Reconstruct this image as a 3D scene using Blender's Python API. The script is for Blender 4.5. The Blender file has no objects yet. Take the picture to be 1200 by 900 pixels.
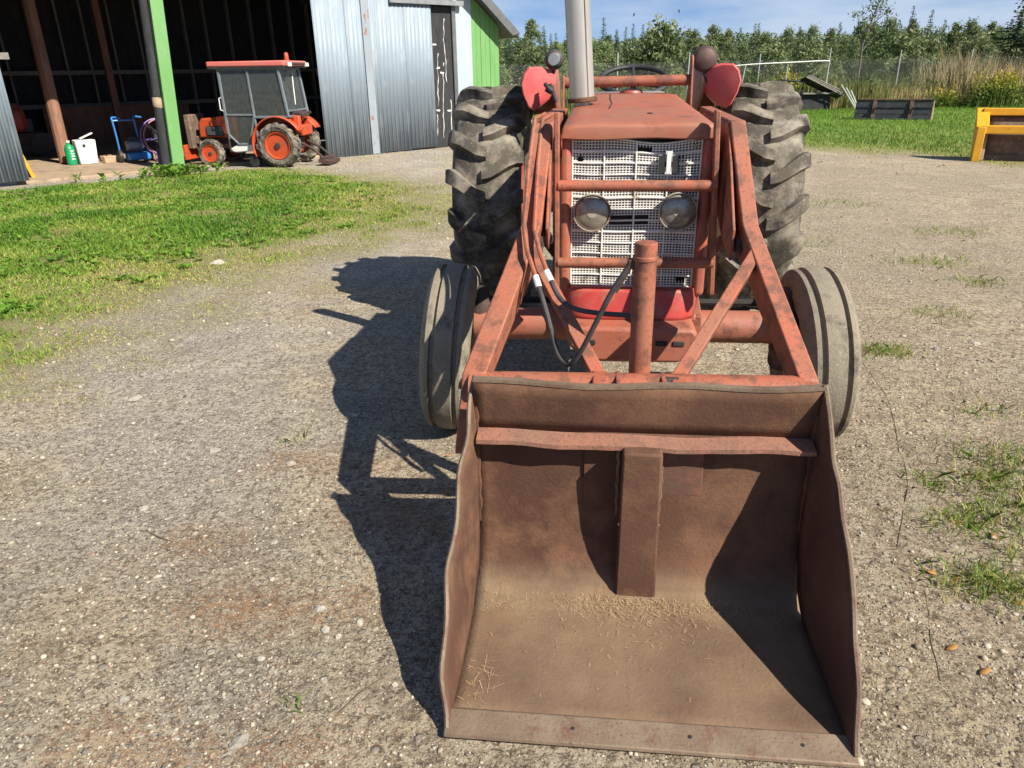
import bpy, bmesh, math, random
import numpy as np
from mathutils import Vector, Matrix, Euler
random.seed(7); RNG = np.random.default_rng(11)
R = math.radians
scene = bpy.context.scene
COL = scene.collection

# ------------------------------------------------------------------ camera
cam_d = bpy.data.cameras.new('camera'); cam = bpy.data.objects.new('camera', cam_d); COL.objects.link(cam)
cam_d.sensor_width = 36; cam_d.lens = 36*860/1200; cam_d.clip_start = .05; cam_d.clip_end = 2000
T, A = R(23), R(1.0)
fw = Vector((0, math.cos(T), -math.sin(T))); r0 = Vector((1, 0, 0)); u0 = Vector((0, math.sin(T), math.cos(T)))
rr = r0*math.cos(A)-u0*math.sin(A); uu = u0*math.cos(A)+r0*math.sin(A)
cam.matrix_world = Matrix(((rr.x, uu.x, -fw.x, 0), (rr.y, uu.y, -fw.y, 0), (rr.z, uu.z, -fw.z, 1.6), (0, 0, 0, 1)))
scene.camera = cam

# ------------------------------------------------------------------ world, sun, exposure
SUN = Vector((.615, -.535, .717)).normalized()         # towards the sun
el = math.asin(SUN.z); az = math.atan2(SUN.x, SUN.y)
w = bpy.data.worlds.new('World'); scene.world = w; w.use_nodes = True
nt = w.node_tree; N = nt.nodes; N.clear(); K = nt.links
out = N.new('ShaderNodeOutputWorld'); bg = N.new('ShaderNodeBackground'); bg.inputs[1].default_value = .05
sky = N.new('ShaderNodeTexSky'); sky.sky_type = 'NISHITA'; sky.sun_disc = False
sky.sun_elevation = el; sky.sun_rotation = az; sky.air_density = .8; sky.dust_density = .1; sky.ozone_density = 2.0
tc = N.new('ShaderNodeTexCoord'); mp = N.new('ShaderNodeMapping'); mp.inputs['Scale'].default_value = (2.2, 2.2, 9.0)
mp.inputs['Rotation'].default_value = (0, R(9), 0)
nz = N.new('ShaderNodeTexNoise'); nz.inputs['Scale'].default_value = 1.6; nz.inputs['Detail'].default_value = 7; nz.inputs['Roughness'].default_value = .55
rp = N.new('ShaderNodeValToRGB'); rp.color_ramp.elements[0].position = .45; rp.color_ramp.elements[1].position = .72
rp.color_ramp.elements[1].color = (.62, .62, .62, 1)
mx = N.new('ShaderNodeMix'); mx.data_type = 'RGBA'; mx.inputs[7].default_value = (8.0, 8.8, 9.8, 1)
va = N.new('ShaderNodeVectorMath'); va.operation = 'MULTIPLY_ADD'; va.inputs[1].default_value = (1, 1, .85); va.inputs[2].default_value = (0, 0, .10)
K.new(tc.outputs['Generated'], va.inputs[0]); K.new(va.outputs[0], sky.inputs[0])
K.new(tc.outputs['Generated'], mp.inputs[0]); K.new(mp.outputs[0], nz.inputs['Vector']); sz = N.new('ShaderNodeSeparateXYZ'); K.new(tc.outputs['Generated'], sz.inputs[0])
hz_ = N.new('ShaderNodeMapRange'); hz_.inputs[1].default_value = 0; hz_.inputs[2].default_value = .16; hz_.inputs[3].default_value = .15; hz_.inputs[4].default_value = 0; K.new(sz.outputs[2], hz_.inputs[0])
ah = N.new('ShaderNodeMath'); K.new(nz.outputs[0], ah.inputs[0]); K.new(hz_.outputs[0], ah.inputs[1]); K.new(ah.outputs[0], rp.inputs[0])
K.new(rp.outputs[0], mx.inputs[0]); tn_ = N.new('ShaderNodeMix'); tn_.data_type = 'RGBA'; tn_.blend_type = 'MULTIPLY'; tn_.inputs[0].default_value = 1; tn_.inputs[7].default_value = (.72, 1.0, 1.28, 1)
K.new(sky.outputs[0], tn_.inputs[6]); K.new(tn_.outputs[2], mx.inputs[6]); K.new(mx.outputs[2], bg.inputs[0]); K.new(bg.outputs[0], out.inputs[0])
sd = bpy.data.lights.new('sun', 'SUN'); sd.energy = 5.0; sd.angle = R(.53); sd.color = (1, .93, .80)
so = bpy.data.objects.new('sun', sd); COL.objects.link(so); so.rotation_euler = SUN.to_track_quat('Z', 'Y').to_euler(); so.location = SUN*30
vs = scene.view_settings; vs.view_transform = 'Standard'; vs.look = 'None'; vs.exposure = .92; vs.gamma = 1; vs.use_curve_mapping = False
scene.render.engine = 'CYCLES'; scene.render.resolution_x = 1024; scene.render.resolution_y = 768

# ------------------------------------------------------------------ helpers
class MB:
    """collects shapes for ONE mesh object"""
    def __init__(s): s.v = []; s.f = []
    def add(s, vs_, fs): b = len(s.v); s.v += [tuple(v) for v in vs_]; s.f += [tuple(i+b for i in f) for f in fs]; return s
    def box(s, x0, x1, y0, y1, z0, z1):
        return s.add([(x, y, z) for z in (z0, z1) for y in (y0, y1) for x in (x0, x1)],
                     [(0, 2, 3, 1), (4, 5, 7, 6), (0, 1, 5, 4), (2, 6, 7, 3), (0, 4, 6, 2), (1, 3, 7, 5)])
    def rbox(s, c, size, rot=(0, 0, 0)):
        m = Matrix.Translation(c) @ Euler(rot).to_matrix().to_4x4(); h = [d/2 for d in size]
        return s.add([m @ Vector((x*h[0], y*h[1], z*h[2])) for z in (-1, 1) for y in (-1, 1) for x in (-1, 1)],
                     [(0, 2, 3, 1), (4, 5, 7, 6), (0, 1, 5, 4), (2, 6, 7, 3), (0, 4, 6, 2), (1, 3, 7, 5)])
    def tube(s, pts, rad, n=10, cap=True):
        pts = [Vector(p) for p in pts]; k = len(pts)
        rad = rad if isinstance(rad, (list, tuple)) else [rad]*k
        vs_, fs = [], []; prev = None
        for i, p in enumerate(pts):
            t = (pts[min(i+1, k-1)]-pts[max(i-1, 0)]).normalized()
            if prev is None:
                a = Vector((0, 0, 1)) if abs(t.z) < .9 else Vector((1, 0, 0)); a = (a-t*a.dot(t)).normalized()
            else: a = (prev-t*prev.dot(t)).normalized()
            prev = a; b = t.cross(a)
            vs_ += [p+(a*math.cos(2*math.pi*j/n)+b*math.sin(2*math.pi*j/n))*rad[i] for j in range(n)]
        for i in range(k-1):
            fs += [(i*n+j, i*n+(j+1) % n, (i+1)*n+(j+1) % n, (i+1)*n+j) for j in range(n)]
        if cap: fs += [tuple(range(n-1, -1, -1)), tuple(range((k-1)*n, k*n))]
        return s.add(vs_, fs)
    def lathe(s, prof, axis='x', n=32, c=(0, 0, 0), close=False):
        """prof: (along axis, radius)"""
        c = Vector(c); vs_, fs = [], []; m = len(prof)
        for a, r in prof:
            for j in range(n):
                t = 2*math.pi*j/n; p = (a, r*math.cos(t), r*math.sin(t))
                p = p if axis == 'x' else ((p[2], p[0], p[1]) if axis == 'y' else (p[1], p[2], p[0]))
                vs_.append(c+Vector(p))
        for i in range(m if close else m-1):
            i2 = (i+1) % m
            fs += [(i*n+j, i*n+(j+1) % n, i2*n+(j+1) % n, i2*n+j) for j in range(n)]
        if not close:
            if prof[0][1] > 1e-5: fs.append(tuple(range(n-1, -1, -1)))
            if prof[-1][1] > 1e-5: fs.append(tuple(range((m-1)*n, m*n)))
        return s.add(vs_, fs)
    def prism(s, poly, a, b, plane='yz'):
        """polygon in a plane, extruded along the remaining axis from a to b"""
        def P(p, d): return {'yz': (d, p[0], p[1]), 'xz': (p[0], d, p[1]), 'xy': (p[0], p[1], d)}[plane]
        n = len(poly)
        return s.add([P(p, a) for p in poly]+[P(p, b) for p in poly],
                     [tuple(range(n-1, -1, -1)), tuple(range(n, 2*n))]+[(i, (i+1) % n, n+(i+1) % n, n+i) for i in range(n)])
    def bar(s, pts, wx, h):
        """box section swept along points that run mostly in the yz plane; wx: width in x, h: depth in the plane"""
        pts = [Vector(p) for p in pts]; k = len(pts); h = h if isinstance(h, (list, tuple)) else [h]*k
        vs_ = []
        def nrm(d): d = Vector((0, d.y, d.z)).normalized(); return Vector((0, -d.z, d.y))
        for i, p in enumerate(pts):
            n1 = nrm(pts[i]-pts[i-1]) if i else nrm(pts[1]-pts[0]); n2 = nrm(pts[i+1]-pts[i]) if i < k-1 else n1
            n_ = (n1+n2).normalized(); q = n_*(h[i]/2/max(.5, n_.dot(n1)))
            X = Vector((wx/2, 0, 0)); vs_ += [p-X-q, p+X-q, p+X+q, p-X+q]
        fs = [(3, 2, 1, 0), tuple(range(4*k-4, 4*k))]
        for i in range(k-1): fs += [(4*i+j, 4*i+(j+1) % 4, 4*i+4+(j+1) % 4, 4*i+4+j) for j in range(4)]
        return s.add(vs_, fs)
    def grid(s, fn, nu, nv, flip=False):
        vs_ = [fn(i/nu, j/nv) for j in range(nv+1) for i in range(nu+1)]
        fs = [(j*(nu+1)+i, j*(nu+1)+i+1, (j+1)*(nu+1)+i+1, (j+1)*(nu+1)+i) for j in range(nv) for i in range(nu)]
        if flip: fs = [f[::-1] for f in fs]
        return s.add(vs_, fs)
    def mesh(s, name, sharp=35, fix=True):
        me = bpy.data.meshes.new(name); me.from_pydata(s.v, [], s.f)
        if fix:
            bm = bmesh.new(); bm.from_mesh(me); bmesh.ops.recalc_face_normals(bm, faces=bm.faces); bm.to_mesh(me); bm.free()
        me.polygons.foreach_set('use_smooth', [True]*len(me.polygons)); me.set_sharp_from_angle(angle=R(sharp)); me.update()
        return me
    def build(s, name, mat, parent=None, bevel=0, sharp=35, seg=2, solid=0):
        o = bpy.data.objects.new(name, s.mesh(name, sharp)); COL.objects.link(o); o.data.materials.append(mat); o.parent = parent
        if solid:
            m = o.modifiers.new('solid', 'SOLIDIFY'); m.thickness = solid; m.offset = 0
        if bevel:
            m = o.modifiers.new('bevel', 'BEVEL'); m.width = bevel; m.segments = seg; m.limit_method = 'ANGLE'; m.angle_limit = R(40); m.harden_normals = False
        return o

def tag(o, label=None, cat=None, group=None, kind=None):
    if label: o['label'] = label
    if cat: o['category'] = cat
    if group: o['group'] = group
    if kind: o['kind'] = kind
    return o
def thing(name, label, cat, loc=(0, 0, 0), rz=0, group=None):
    o = bpy.data.objects.new(name, None); COL.objects.link(o); o.location = loc; o.rotation_euler = (0, 0, rz); o.empty_display_size = .1
    return tag(o, label, cat, group)
def copy_tree(o, parent=None):
    c = o.copy(); COL.objects.link(c); c.parent = parent
    for ch in [x for x in bpy.data.objects if x.parent == o]: copy_tree(ch, c)
    return c

# ------------------------------------------------------------------ materials
def mat(name, c1, c2=None, rough=.6, metal=0, scale=6, rust=None, rust_at=.62, rust_soft=.06, rust_scale=9, speck=None, speck_scale=120, speck_at=.62,
        bump=.0, bump_scale=60, coord='Object', stretch=(1, 1, 1), spec=.5, attr=None, rand=0):
    m = bpy.data.materials.new(name); m.use_nodes = True; t = m.node_tree; n = t.nodes; l = t.links
    b = n['Principled BSDF']; b.inputs['Roughness'].default_value = rough; b.inputs['Metallic'].default_value = metal; b.inputs['Specular IOR Level'].default_value = spec
    co = n.new('ShaderNodeTexCoord'); ma = n.new('ShaderNodeMapping'); ma.inputs['Scale'].default_value = stretch
    l.new(co.outputs[coord], ma.inputs[0])
    def noise(sc, det=6, ro=.6):
        x = n.new('ShaderNodeTexNoise'); x.inputs['Scale'].default_value = sc; x.inputs['Detail'].default_value = det; x.inputs['Roughness'].default_value = ro
        l.new(ma.outputs[0], x.inputs['Vector']); return x.outputs[0]
    def ramp(src, a, b_):
        x = n.new('ShaderNodeMapRange'); x.inputs[1].default_value = a; x.inputs[2].default_value = b_; l.new(src, x.inputs[0]); return x.outputs[0]
    def mixc(f, a, b_):
        x = n.new('ShaderNodeMix'); x.data_type = 'RGBA'; l.new(f, x.inputs[0])
        for s_, v in ((6, a), (7, b_)):
            if isinstance(v, tuple): x.inputs[s_].default_value = (*v, 1)
            else: l.new(v, x.inputs[s_])
        return x.outputs[2]
    col = mixc(ramp(noise(scale), .35, .65), c1, c2 or tuple(v*.8 for v in c1))
    if rust: 
        rf = ramp(noise(rust_scale, 9, .68), rust_at-rust_soft, rust_at+rust_soft)
        col = mixc(rf, col, rust)
    if speck:
        col = mixc(ramp(noise(speck_scale, 3, .6), speck_at-.05, speck_at+.05), col, speck)
    if rand:
        oi = n.new('ShaderNodeObjectInfo'); hs = n.new('ShaderNodeHueSaturation')
        l.new(ramp(oi.outputs['Random'], 0, 1), hs.inputs['Value']); l.new(col, hs.inputs['Color'])
        x = hs.inputs['Value'].links[0].from_node; x.inputs[3].default_value = 1-rand; x.inputs[4].default_value = 1+rand
        col = hs.outputs[0]
    if isinstance(col, tuple): b.inputs['Base Color'].default_value = (*col, 1)
    else: l.new(col, b.inputs['Base Color'])
    rn = ramp(noise(scale*3, 4), .3, .7); rn.node.inputs[3].default_value = max(.02, rough-.12); rn.node.inputs[4].default_value = min(1, rough+.12); l.new(rn, b.inputs['Roughness'])
    if bump:
        bp = n.new('ShaderNodeBump'); bp.inputs['Strength'].default_value = bump; bp.inputs['Distance'].default_value = .01
        l.new(noise(bump_scale, 8, .65), bp.inputs['Height']); l.new(bp.outputs[0], b.inputs['Normal'])
    return m
M = {}
M['red'] = mat('faded_red_paint', (.34, .09, .052), (.27, .11, .07), .6, 0, 5, rust=(.14, .055, .035), rust_at=.60, rust_scale=11, speck=(.2, .08, .05), speck_scale=90, speck_at=.66, bump=.12, bump_scale=40)
M['hood'] = mat('dusty_hood_paint', (.30, .08, .042), (.27, .108, .064), .6, 0, 4, rust=(.20, .08, .045), rust_at=.60, rust_scale=9, speck=(.2, .07, .04), speck_scale=60, speck_at=.70, bump=.1, bump_scale=25)
M['arm'] = mat('loader_paint', (.33, .088, .046), (.26, .100, .058), .68, 0, 4, rust=(.15, .058, .035), rust_at=.55, rust_soft=.05, rust_scale=13, speck=(.15, .062, .042), speck_scale=100, speck_at=.62, bump=.2, bump_scale=50)
M['bright'] = mat('bright_red_paint', (.40, .032, .03), (.33, .045, .035), .45, 0, 6, rust=(.30, .10, .065), rust_at=.52, rust_scale=7, speck=(.15, .05, .04), speck_scale=80, speck_at=.68, bump=.08)
M['cheek'] = mat('half_faded_red', (.36, .06, .045), (.33, .115, .068), .5, 0, 3.5, rust=(.24, .10, .065), rust_at=.56, rust_scale=8, speck=(.14, .05, .035), speck_scale=70, speck_at=.64, bump=.1)
M['fender'] = mat('fender_red_plastic', (.62, .085, .085), (.58, .14, .13), .45, 0, 8, rust=(.45, .2, .17), rust_at=.68, rust_scale=20, bump=.05)
M['rust'] = mat('rusty_steel', (.065, .032, .022), (.11, .058, .038), .88, 0, 1.8, rust=(.15, .078, .046), rust_at=.55, rust_soft=.08, rust_scale=4.5, speck=(.10, .05, .034), speck_scale=150, speck_at=.62, bump=.3, bump_scale=90, spec=.2)
M['floor_rust'] = mat('dusty_bucket_floor', (.22, .125, .085), (.33, .225, .145), .9, 0, 3.2, rust=(.40, .30, .20), rust_at=.56, rust_soft=.1, rust_scale=5, speck=(.10, .055, .04), speck_scale=150, speck_at=.60, bump=.45, bump_scale=140, spec=.2)
M['edge'] = mat('worn_cutting_edge', (.145, .098, .066), (.215, .162, .112), .7, .2, 6, rust=(.14, .07, .05), rust_at=.6, rust_scale=14, speck=(.12, .06, .04), speck_scale=130, speck_at=.64, bump=.3, bump_scale=90)
M['ledge'] = mat('dusty_ledge', (.27, .115, .075), (.21, .112, .075), .75, 0, 8, rust=(.19, .09, .065), rust_at=.56, rust_scale=16, speck=(.15, .07, .05), speck_scale=120, speck_at=.60, bump=.3, bump_scale=80)
M['ledge2'] = mat('reddish_patch', (.19, .07, .045), (.15, .065, .043), .85, 0, 4, rust=(.10, .05, .035), rust_at=.55, rust_scale=8, bump=.2, bump_scale=70)
M['tyre'] = mat('dusty_tyre', (.035, .031, .026), (.095, .083, .065), .85, 0, 3.5, rust=(.25, .22, .175), rust_at=.54, rust_soft=.10, rust_scale=6, speck=(.28, .25, .2), speck_scale=70, speck_at=.68, bump=.35, bump_scale=90, spec=.3)
M['ftyre'] = mat('muddy_front_tyre', (.185, .163, .125), (.27, .236, .18), .9, 0, 7, rust=(.09, .08, .064), rust_at=.58, rust_soft=.08, rust_scale=7, speck=(.33, .29, .23), speck_scale=80, speck_at=.66, bump=.4, bump_scale=90, spec=.25)
M['black'] = mat('black_rubber', (.012, .012, .013), (.03, .03, .03), .6, 0, 8, bump=.1)
M['hose'] = mat('dusty_hose', (.02, .02, .022), (.055, .052, .05), .6, 0, 15)
M['engine'] = mat('grimy_engine', (.06, .028, .022), (.035, .028, .026), .8, 0, 6, rust=(.12, .06, .045), rust_at=.62, bump=.3)
M['dark'] = mat('dark_paint_and_slot_shade', (.015, .013, .012), (.03, .027, .025), .85, 0, 9)
M['white'] = mat('white_enamel', (.76, .74, .69), (.62, .60, .55), .5, 0, 9, rust=(.34, .26, .19), rust_at=.64, rust_scale=16)
M['muffler'] = mat('silver_white_stack', (.50, .475, .43), (.40, .375, .335), .36, .5, 5, rust=(.30, .2, .14), rust_at=.72, rust_scale=9, stretch=(1, 1, .25), bump=.05)
M['lens'] = mat('dusty_lens', (.33, .31, .25), (.22, .21, .18), .28, .35, 14, rust=(.09, .085, .075), rust_at=.60, rust_scale=12, spec=.8)
M['rim'] = mat('old_rim', (.40, .36, .30), (.30, .25, .2), .7, .1, 6, rust=(.16, .08, .05), rust_at=.6)
M['lampback'] = mat('lamp_shell', (.05, .045, .042), (.085, .07, .06), .55, .2, 12)
M['lampbrown'] = mat('rusty_lamp_shell', (.11, .06, .05), (.07, .045, .04), .6, .2, 9, bump=.1)
M['grey'] = mat('grey_metal', (.28, .29, .30), (.2, .21, .22), .5, .4, 7)
M['clamp'] = mat('white_sleeve', (.72, .71, .68), (.6, .58, .55), .6)
M['galv'] = mat('galvanised_sheet', (.225, .275, .325), (.19, .235, .28), .6, .12, 2.5, rust=(.28, .325, .365), rust_at=.58, rust_scale=5, stretch=(1, 1, .18), bump=.03)
M['seamrust'] = mat('seam_rust', (.27, .31, .35), (.24, .28, .31), .6, .2, 3, rust=(.28, .10, .06), rust_at=.60, rust_soft=.03, rust_scale=5, stretch=(2, 2, .8))
M['greenp'] = mat('green_barn_paint', (.11, .27, .075), (.135, .30, .10), .6, 0, 3, rust=(.16, .29, .125), rust_at=.60, rust_scale=8, stretch=(1, 1, .3), bump=.12, bump_scale=30)
M['whitep'] = mat('white_barn_paint', (.36, .42, .47), (.32, .38, .43), .6, 0, 3, stretch=(1, 1, .3))
M['tar'] = mat('tar_paper', (.016, .017, .020), (.028, .029, .033), .85, 0, 5, rust=(.05, .05, .055), rust_at=.64, rust_scale=10, stretch=(1.6, 1.6, .5), bump=.2)
M['stud'] = mat('weathered_stud', (.24, .21, .18), (.17, .15, .125), .85, 0, 5, stretch=(4, 4, .4), bump=.2)
M['post'] = mat('brown_post', (.27, .135, .085), (.20, .10, .065), .8, 0, 4, rust=(.12, .07, .05), rust_at=.6, stretch=(3, 3, .5), bump=.25)
M['roof'] = mat('dark_roof', (.09, .095, .10), (.13, .135, .14), .6, .2, 4)
M['plank'] = mat('bare_plank', (.40, .30, .20), (.30, .215, .14), .8, 0, 4, stretch=(.5, 5, 5), bump=.15)
M['grayplank'] = mat('grey_plank', (.22, .20, .175), (.14, .125, .11), .85, 0, 4, rust=(.33, .31, .28), rust_at=.6, stretch=(1, 4, 4), bump=.2)
M['orange'] = mat('orange_paint', (.50, .065, .018), (.42, .06, .02), .45, 0, 5, rust=(.26, .08, .04), rust_at=.58, rust_scale=7, bump=.05)
M['pinkroof'] = mat('faded_cab_roof', (.58, .13, .11), (.50, .15, .12), .5, 0, 4)
M['cabframe'] = mat('cab_frame_grey', (.16, .19, .21), (.12, .14, .155), .5, .2, 6)
def glass(name, c, alpha=.35):
    m = bpy.data.materials.new(name); m.use_nodes = True; t = m.node_tree; b = t.nodes['Principled BSDF']
    b.inputs['Base Color'].default_value = (*c, 1); b.inputs['Roughness'].default_value = .06; b.inputs['Alpha'].default_value = alpha
    nz_ = t.nodes.new('ShaderNodeTexNoise'); nz_.inputs['Scale'].default_value = 9; nz_.inputs['Detail'].default_value = 5
    mr = t.nodes.new('ShaderNodeMapRange'); mr.inputs[1].default_value = .4; mr.inputs[2].default_value = .75; mr.inputs[3].default_value = alpha*.7; mr.inputs[4].default_value = min(1, alpha*1.5)
    t.links.new(nz_.outputs[0], mr.inputs[0]); t.links.new(mr.outputs[0], b.inputs['Alpha']); return m
M['glass'] = glass('dusty_cab_glass', (.07, .08, .078), .5)
M['blue'] = mat('blue_paint', (.03, .20, .55), (.035, .16, .45), .4, 0, 7)
M['jugblue'] = mat('blue_jug', (.02, .06, .32), (.025, .05, .25), .4)
M['green'] = mat('green_jug', (.01, .26, .10), (.01, .21, .08), .4)
M['pink'] = mat('pink_hose', (.38, .14, .14), (.28, .12, .16), .5)
M['purple'] = mat('purple_hub', (.14, .09, .30), (.1, .07, .22), .5)
M['pail'] = mat('white_plastic', (.72, .72, .68), (.64, .63, .59), .5, 0, 6)
M['yellow'] = mat('yellow_paint', (.68, .34, .015), (.60, .29, .015), .45, 0, 5, rust=(.30, .17, .06), rust_at=.66, rust_scale=12, bump=.06)
M['brown'] = mat('brown_mouldboard', (.16, .105, .07), (.11, .075, .055), .8, 0, 5, rust=(.24, .17, .11), rust_at=.58, bump=.2)
M['tan'] = mat('scraped_cheek', (.36, .27, .18), (.27, .19, .13), .7, 0, 7, rust=(.15, .09, .06), rust_at=.6, bump=.15)
M['blackb'] = mat('black_bucket_paint', (.030, .033, .038), (.055, .055, .058), .6, .1, 4, rust=(.14, .11, .09), rust_at=.63, rust_scale=8, bump=.12)
M['ruststrip'] = mat('rust_strip', (.20, .10, .075), (.14, .085, .065), .8, 0, 9, rust=(.06, .05, .05), rust_at=.55)
M['wire'] = mat('fence_wire', (.35, .37, .37), (.28, .29, .29), .6, .4)
M['pipe'] = mat('fence_pipe', (.50, .52, .50), (.40, .42, .40), .5, .3)
M['bark'] = mat('bark', (.14, .12, .10), (.09, .075, .06), .9, 0, 5, bump=.3, bump_scale=20)
M['stone'] = mat('pale_stone', (.36, .33, .27), (.28, .26, .225), .9, 0, 12, speck=(.2, .18, .16), speck_scale=90, speck_at=.62, bump=.3, bump_scale=60, rand=.3)
M['leafdry'] = mat('fallen_leaf', (.36, .19, .05), (.26, .11, .03), .6, 0, 40)
M['twig'] = mat('dry_twig', (.15, .11, .075), (.09, .065, .045), .9)

def attr_mat(name, stops, rough=.6, trans=.25, at='tint', rand=.0, spec=.3):
    """colour from a per-vertex tint attribute; thin-leaf translucency"""
    m = bpy.data.materials.new(name); m.use_nodes = True; t = m.node_tree; n = t.nodes; l = t.links
    b = n['Principled BSDF']; b.inputs['Roughness'].default_value = rough; b.inputs['Specular IOR Level'].default_value = spec
    a = n.new('ShaderNodeAttribute'); a.attribute_name = at; r_ = n.new('ShaderNodeValToRGB'); e = r_.color_ramp.elements
    e[0].position, e[0].color = stops[0][0], (*stops[0][1], 1); e[1].position, e[1].color = stops[-1][0], (*stops[-1][1], 1)
    for p, c in stops[1:-1]: x = e.new(p); x.color = (*c, 1)
    l.new(a.outputs['Fac'], r_.inputs[0]); col = r_.outputs[0]
    if rand:
        oi = n.new('ShaderNodeObjectInfo'); mr = n.new('ShaderNodeMapRange'); mr.inputs[3].default_value = 1-rand; mr.inputs[4].default_value = 1+rand
        hs = n.new('ShaderNodeHueSaturation'); l.new(oi.outputs['Random'], mr.inputs[0]); l.new(mr.outputs[0], hs.inputs['Value']); l.new(col, hs.inputs['Color']); col = hs.outputs[0]
    l.new(col, b.inputs['Base Color'])
    if trans:
        tr = n.new('ShaderNodeBsdfTranslucent'); ms = n.new('ShaderNodeMixShader'); ms.inputs[0].default_value = trans
        l.new(col, tr.inputs[0]); l.new(b.outputs[0], ms.inputs[1]); l.new(tr.outputs[0], ms.inputs[2]); l.new(ms.outputs[0], n['Material Output'].inputs[0])
    return m
M['grass'] = attr_mat('grass_blades', [(0, (.075, .17, .018)), (.35, (.14, .26, .03)), (.6, (.24, .32, .05)), (.8, (.38, .34, .11)), (1, (.46, .37, .19))], .55, .3)
M['weed'] = attr_mat('broad_leaves', [(0, (.07, .17, .02)), (.6, (.14, .28, .035)), (1, (.28, .36, .06))], .5, .3)
M['tallweed'] = attr_mat('tall_weeds', [(0, (.07, .10, .022)), (.4, (.15, .17, .045)), (.7, (.30, .25, .11)), (1, (.46, .36, .20))], .7, .25)
M['goldenrod'] = attr_mat('goldenrod', [(0, (.09, .15, .025)), (.5, (.22, .24, .035)), (1, (.50, .38, .04))], .6, .25)
M['spruce'] = attr_mat('spruce_needles', [(0, (.038, .062, .034)), (.6, (.080, .118, .056)), (1, (.135, .17, .085))], .7, .1, rand=.25)
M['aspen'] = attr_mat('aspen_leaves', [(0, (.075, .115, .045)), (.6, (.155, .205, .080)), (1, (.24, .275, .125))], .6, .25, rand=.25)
M['willow'] = attr_mat('willow_leaves', [(0, (.055, .085, .03)), (.6, (.12, .155, .06)), (1, (.20, .22, .10))], .6, .25, rand=.25)

# ------------------------------------------------------------------ noise on the CPU
_LAT = np.random.default_rng(3).random((256, 256))
def vnoise(x, y, f):
    x = np.asarray(x)*f+37.1; y = np.asarray(y)*f+11.7
    i = np.floor(x).astype(int); j = np.floor(y).astype(int); u = x-i; v = y-j; u = u*u*(3-2*u); v = v*v*(3-2*v)
    g = lambda a, b: _LAT[a % 256, b % 256]
    return (g(i, j)*(1-u)+g(i+1, j)*u)*(1-v)+(g(i, j+1)*(1-u)+g(i+1, j+1)*u)*v
def fbm(x, y, f, o=4):
    s = 0; a = .5
    for k in range(o): s = s+a*vnoise(x, y, f*2**k); a *= .5
    return s/(1-.5**o)
def ruts(x, y):
    x = np.asarray(x, float); y = np.asarray(y, float); d = np.hypot(x, y); r_ = 0
    for c0, k0, w0 in ((1.05, .13, .05), (1.20, .13, .03), (1.36, .135, .04), (2.5, .22, .13), (3.4, .25, .12), (-2.1, -.05, .15)):
        r_ = r_+np.exp(-((x-(c0+k0*y+.05*np.sin(y*1.1)+.02*np.sin(y*3.1)))/w0)**2)
    return np.clip(r_, 0, 1)*np.clip((y-.9)*2, 0, 1)*np.clip(4-d*.35, 0, 1)*np.clip(fbm(x, y, 1.2, 2)*2.2-.4, 0, 1)
def ground_z(x, y):
    d = np.hypot(x, y)
    rut = -.018*ruts(x, y)
    return rut+ (fbm(x, y, .9, 3)-.5)*.03+(fbm(x+5, y, 7, 3)-.5)*.012*np.clip(1.5-d/8, 0, 1)+(fbm(x, y+9, .05, 2)-.5)*np.clip((d-14)/40, 0, 1)*.5-.004
_by = np.array([-50, 4.1, 4.37, 4.77, 5.6, 6.4, 7.4, 8.2, 9.9, 11.9, 13.2, 14.5, 16]); _bx = np.array([-3.4, -3.1, -2.75, -2.45, -2.4, -2.2, -1.95, -1.75, -1.35, -1.3, -2.4, -4.2, -6])
def grass_density(x, y):
    """0..1: lawn beside the barn and the meadow behind the yard"""
    x = np.asarray(x, float); y = np.asarray(y, float)
    n = fbm(x, y, .8, 4)-.5; n2 = fbm(x+3, y-8, 2.6, 3)-.5
    sB = (x+6.15)*.767+(y-14.4)*.642; nB = (x+6.15)*-.642+(y-14.4)*.767
    lawn = np.interp(y, _by, _bx)+.15+1.25*np.clip((y-5)/3.5, 0, 1)*np.clip((14.5-y)/2, 0, 1)-x+n*2.6+n2*1.8
    dl = np.clip(lawn/3.2+.16, 0, 1)*(y > 3.6)*(nB < -.75-.25*n)*np.clip(1-(sB-1.2)*.45, 0, 1)
    strip = np.clip(1-np.abs(nB+.45)/.5, 0, 1)*.45*(sB > 2.6)*np.clip(n*5+.4, 0, 1)
    edge = np.interp(x, [-60, 2, 5.4, 6.9, 8.1, 8.4, 12, 60], [21, 19, 15.2, 15.0, 14.2, 12.6, 9, 6])
    me = np.clip((y-edge+n*3+n2*1.6)/3.2, 0, 1)*(nB < 30)*((sB > 9) | (x > 2))
    return np.clip(np.maximum(np.maximum(dl, strip), me), 0, 1)

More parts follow.
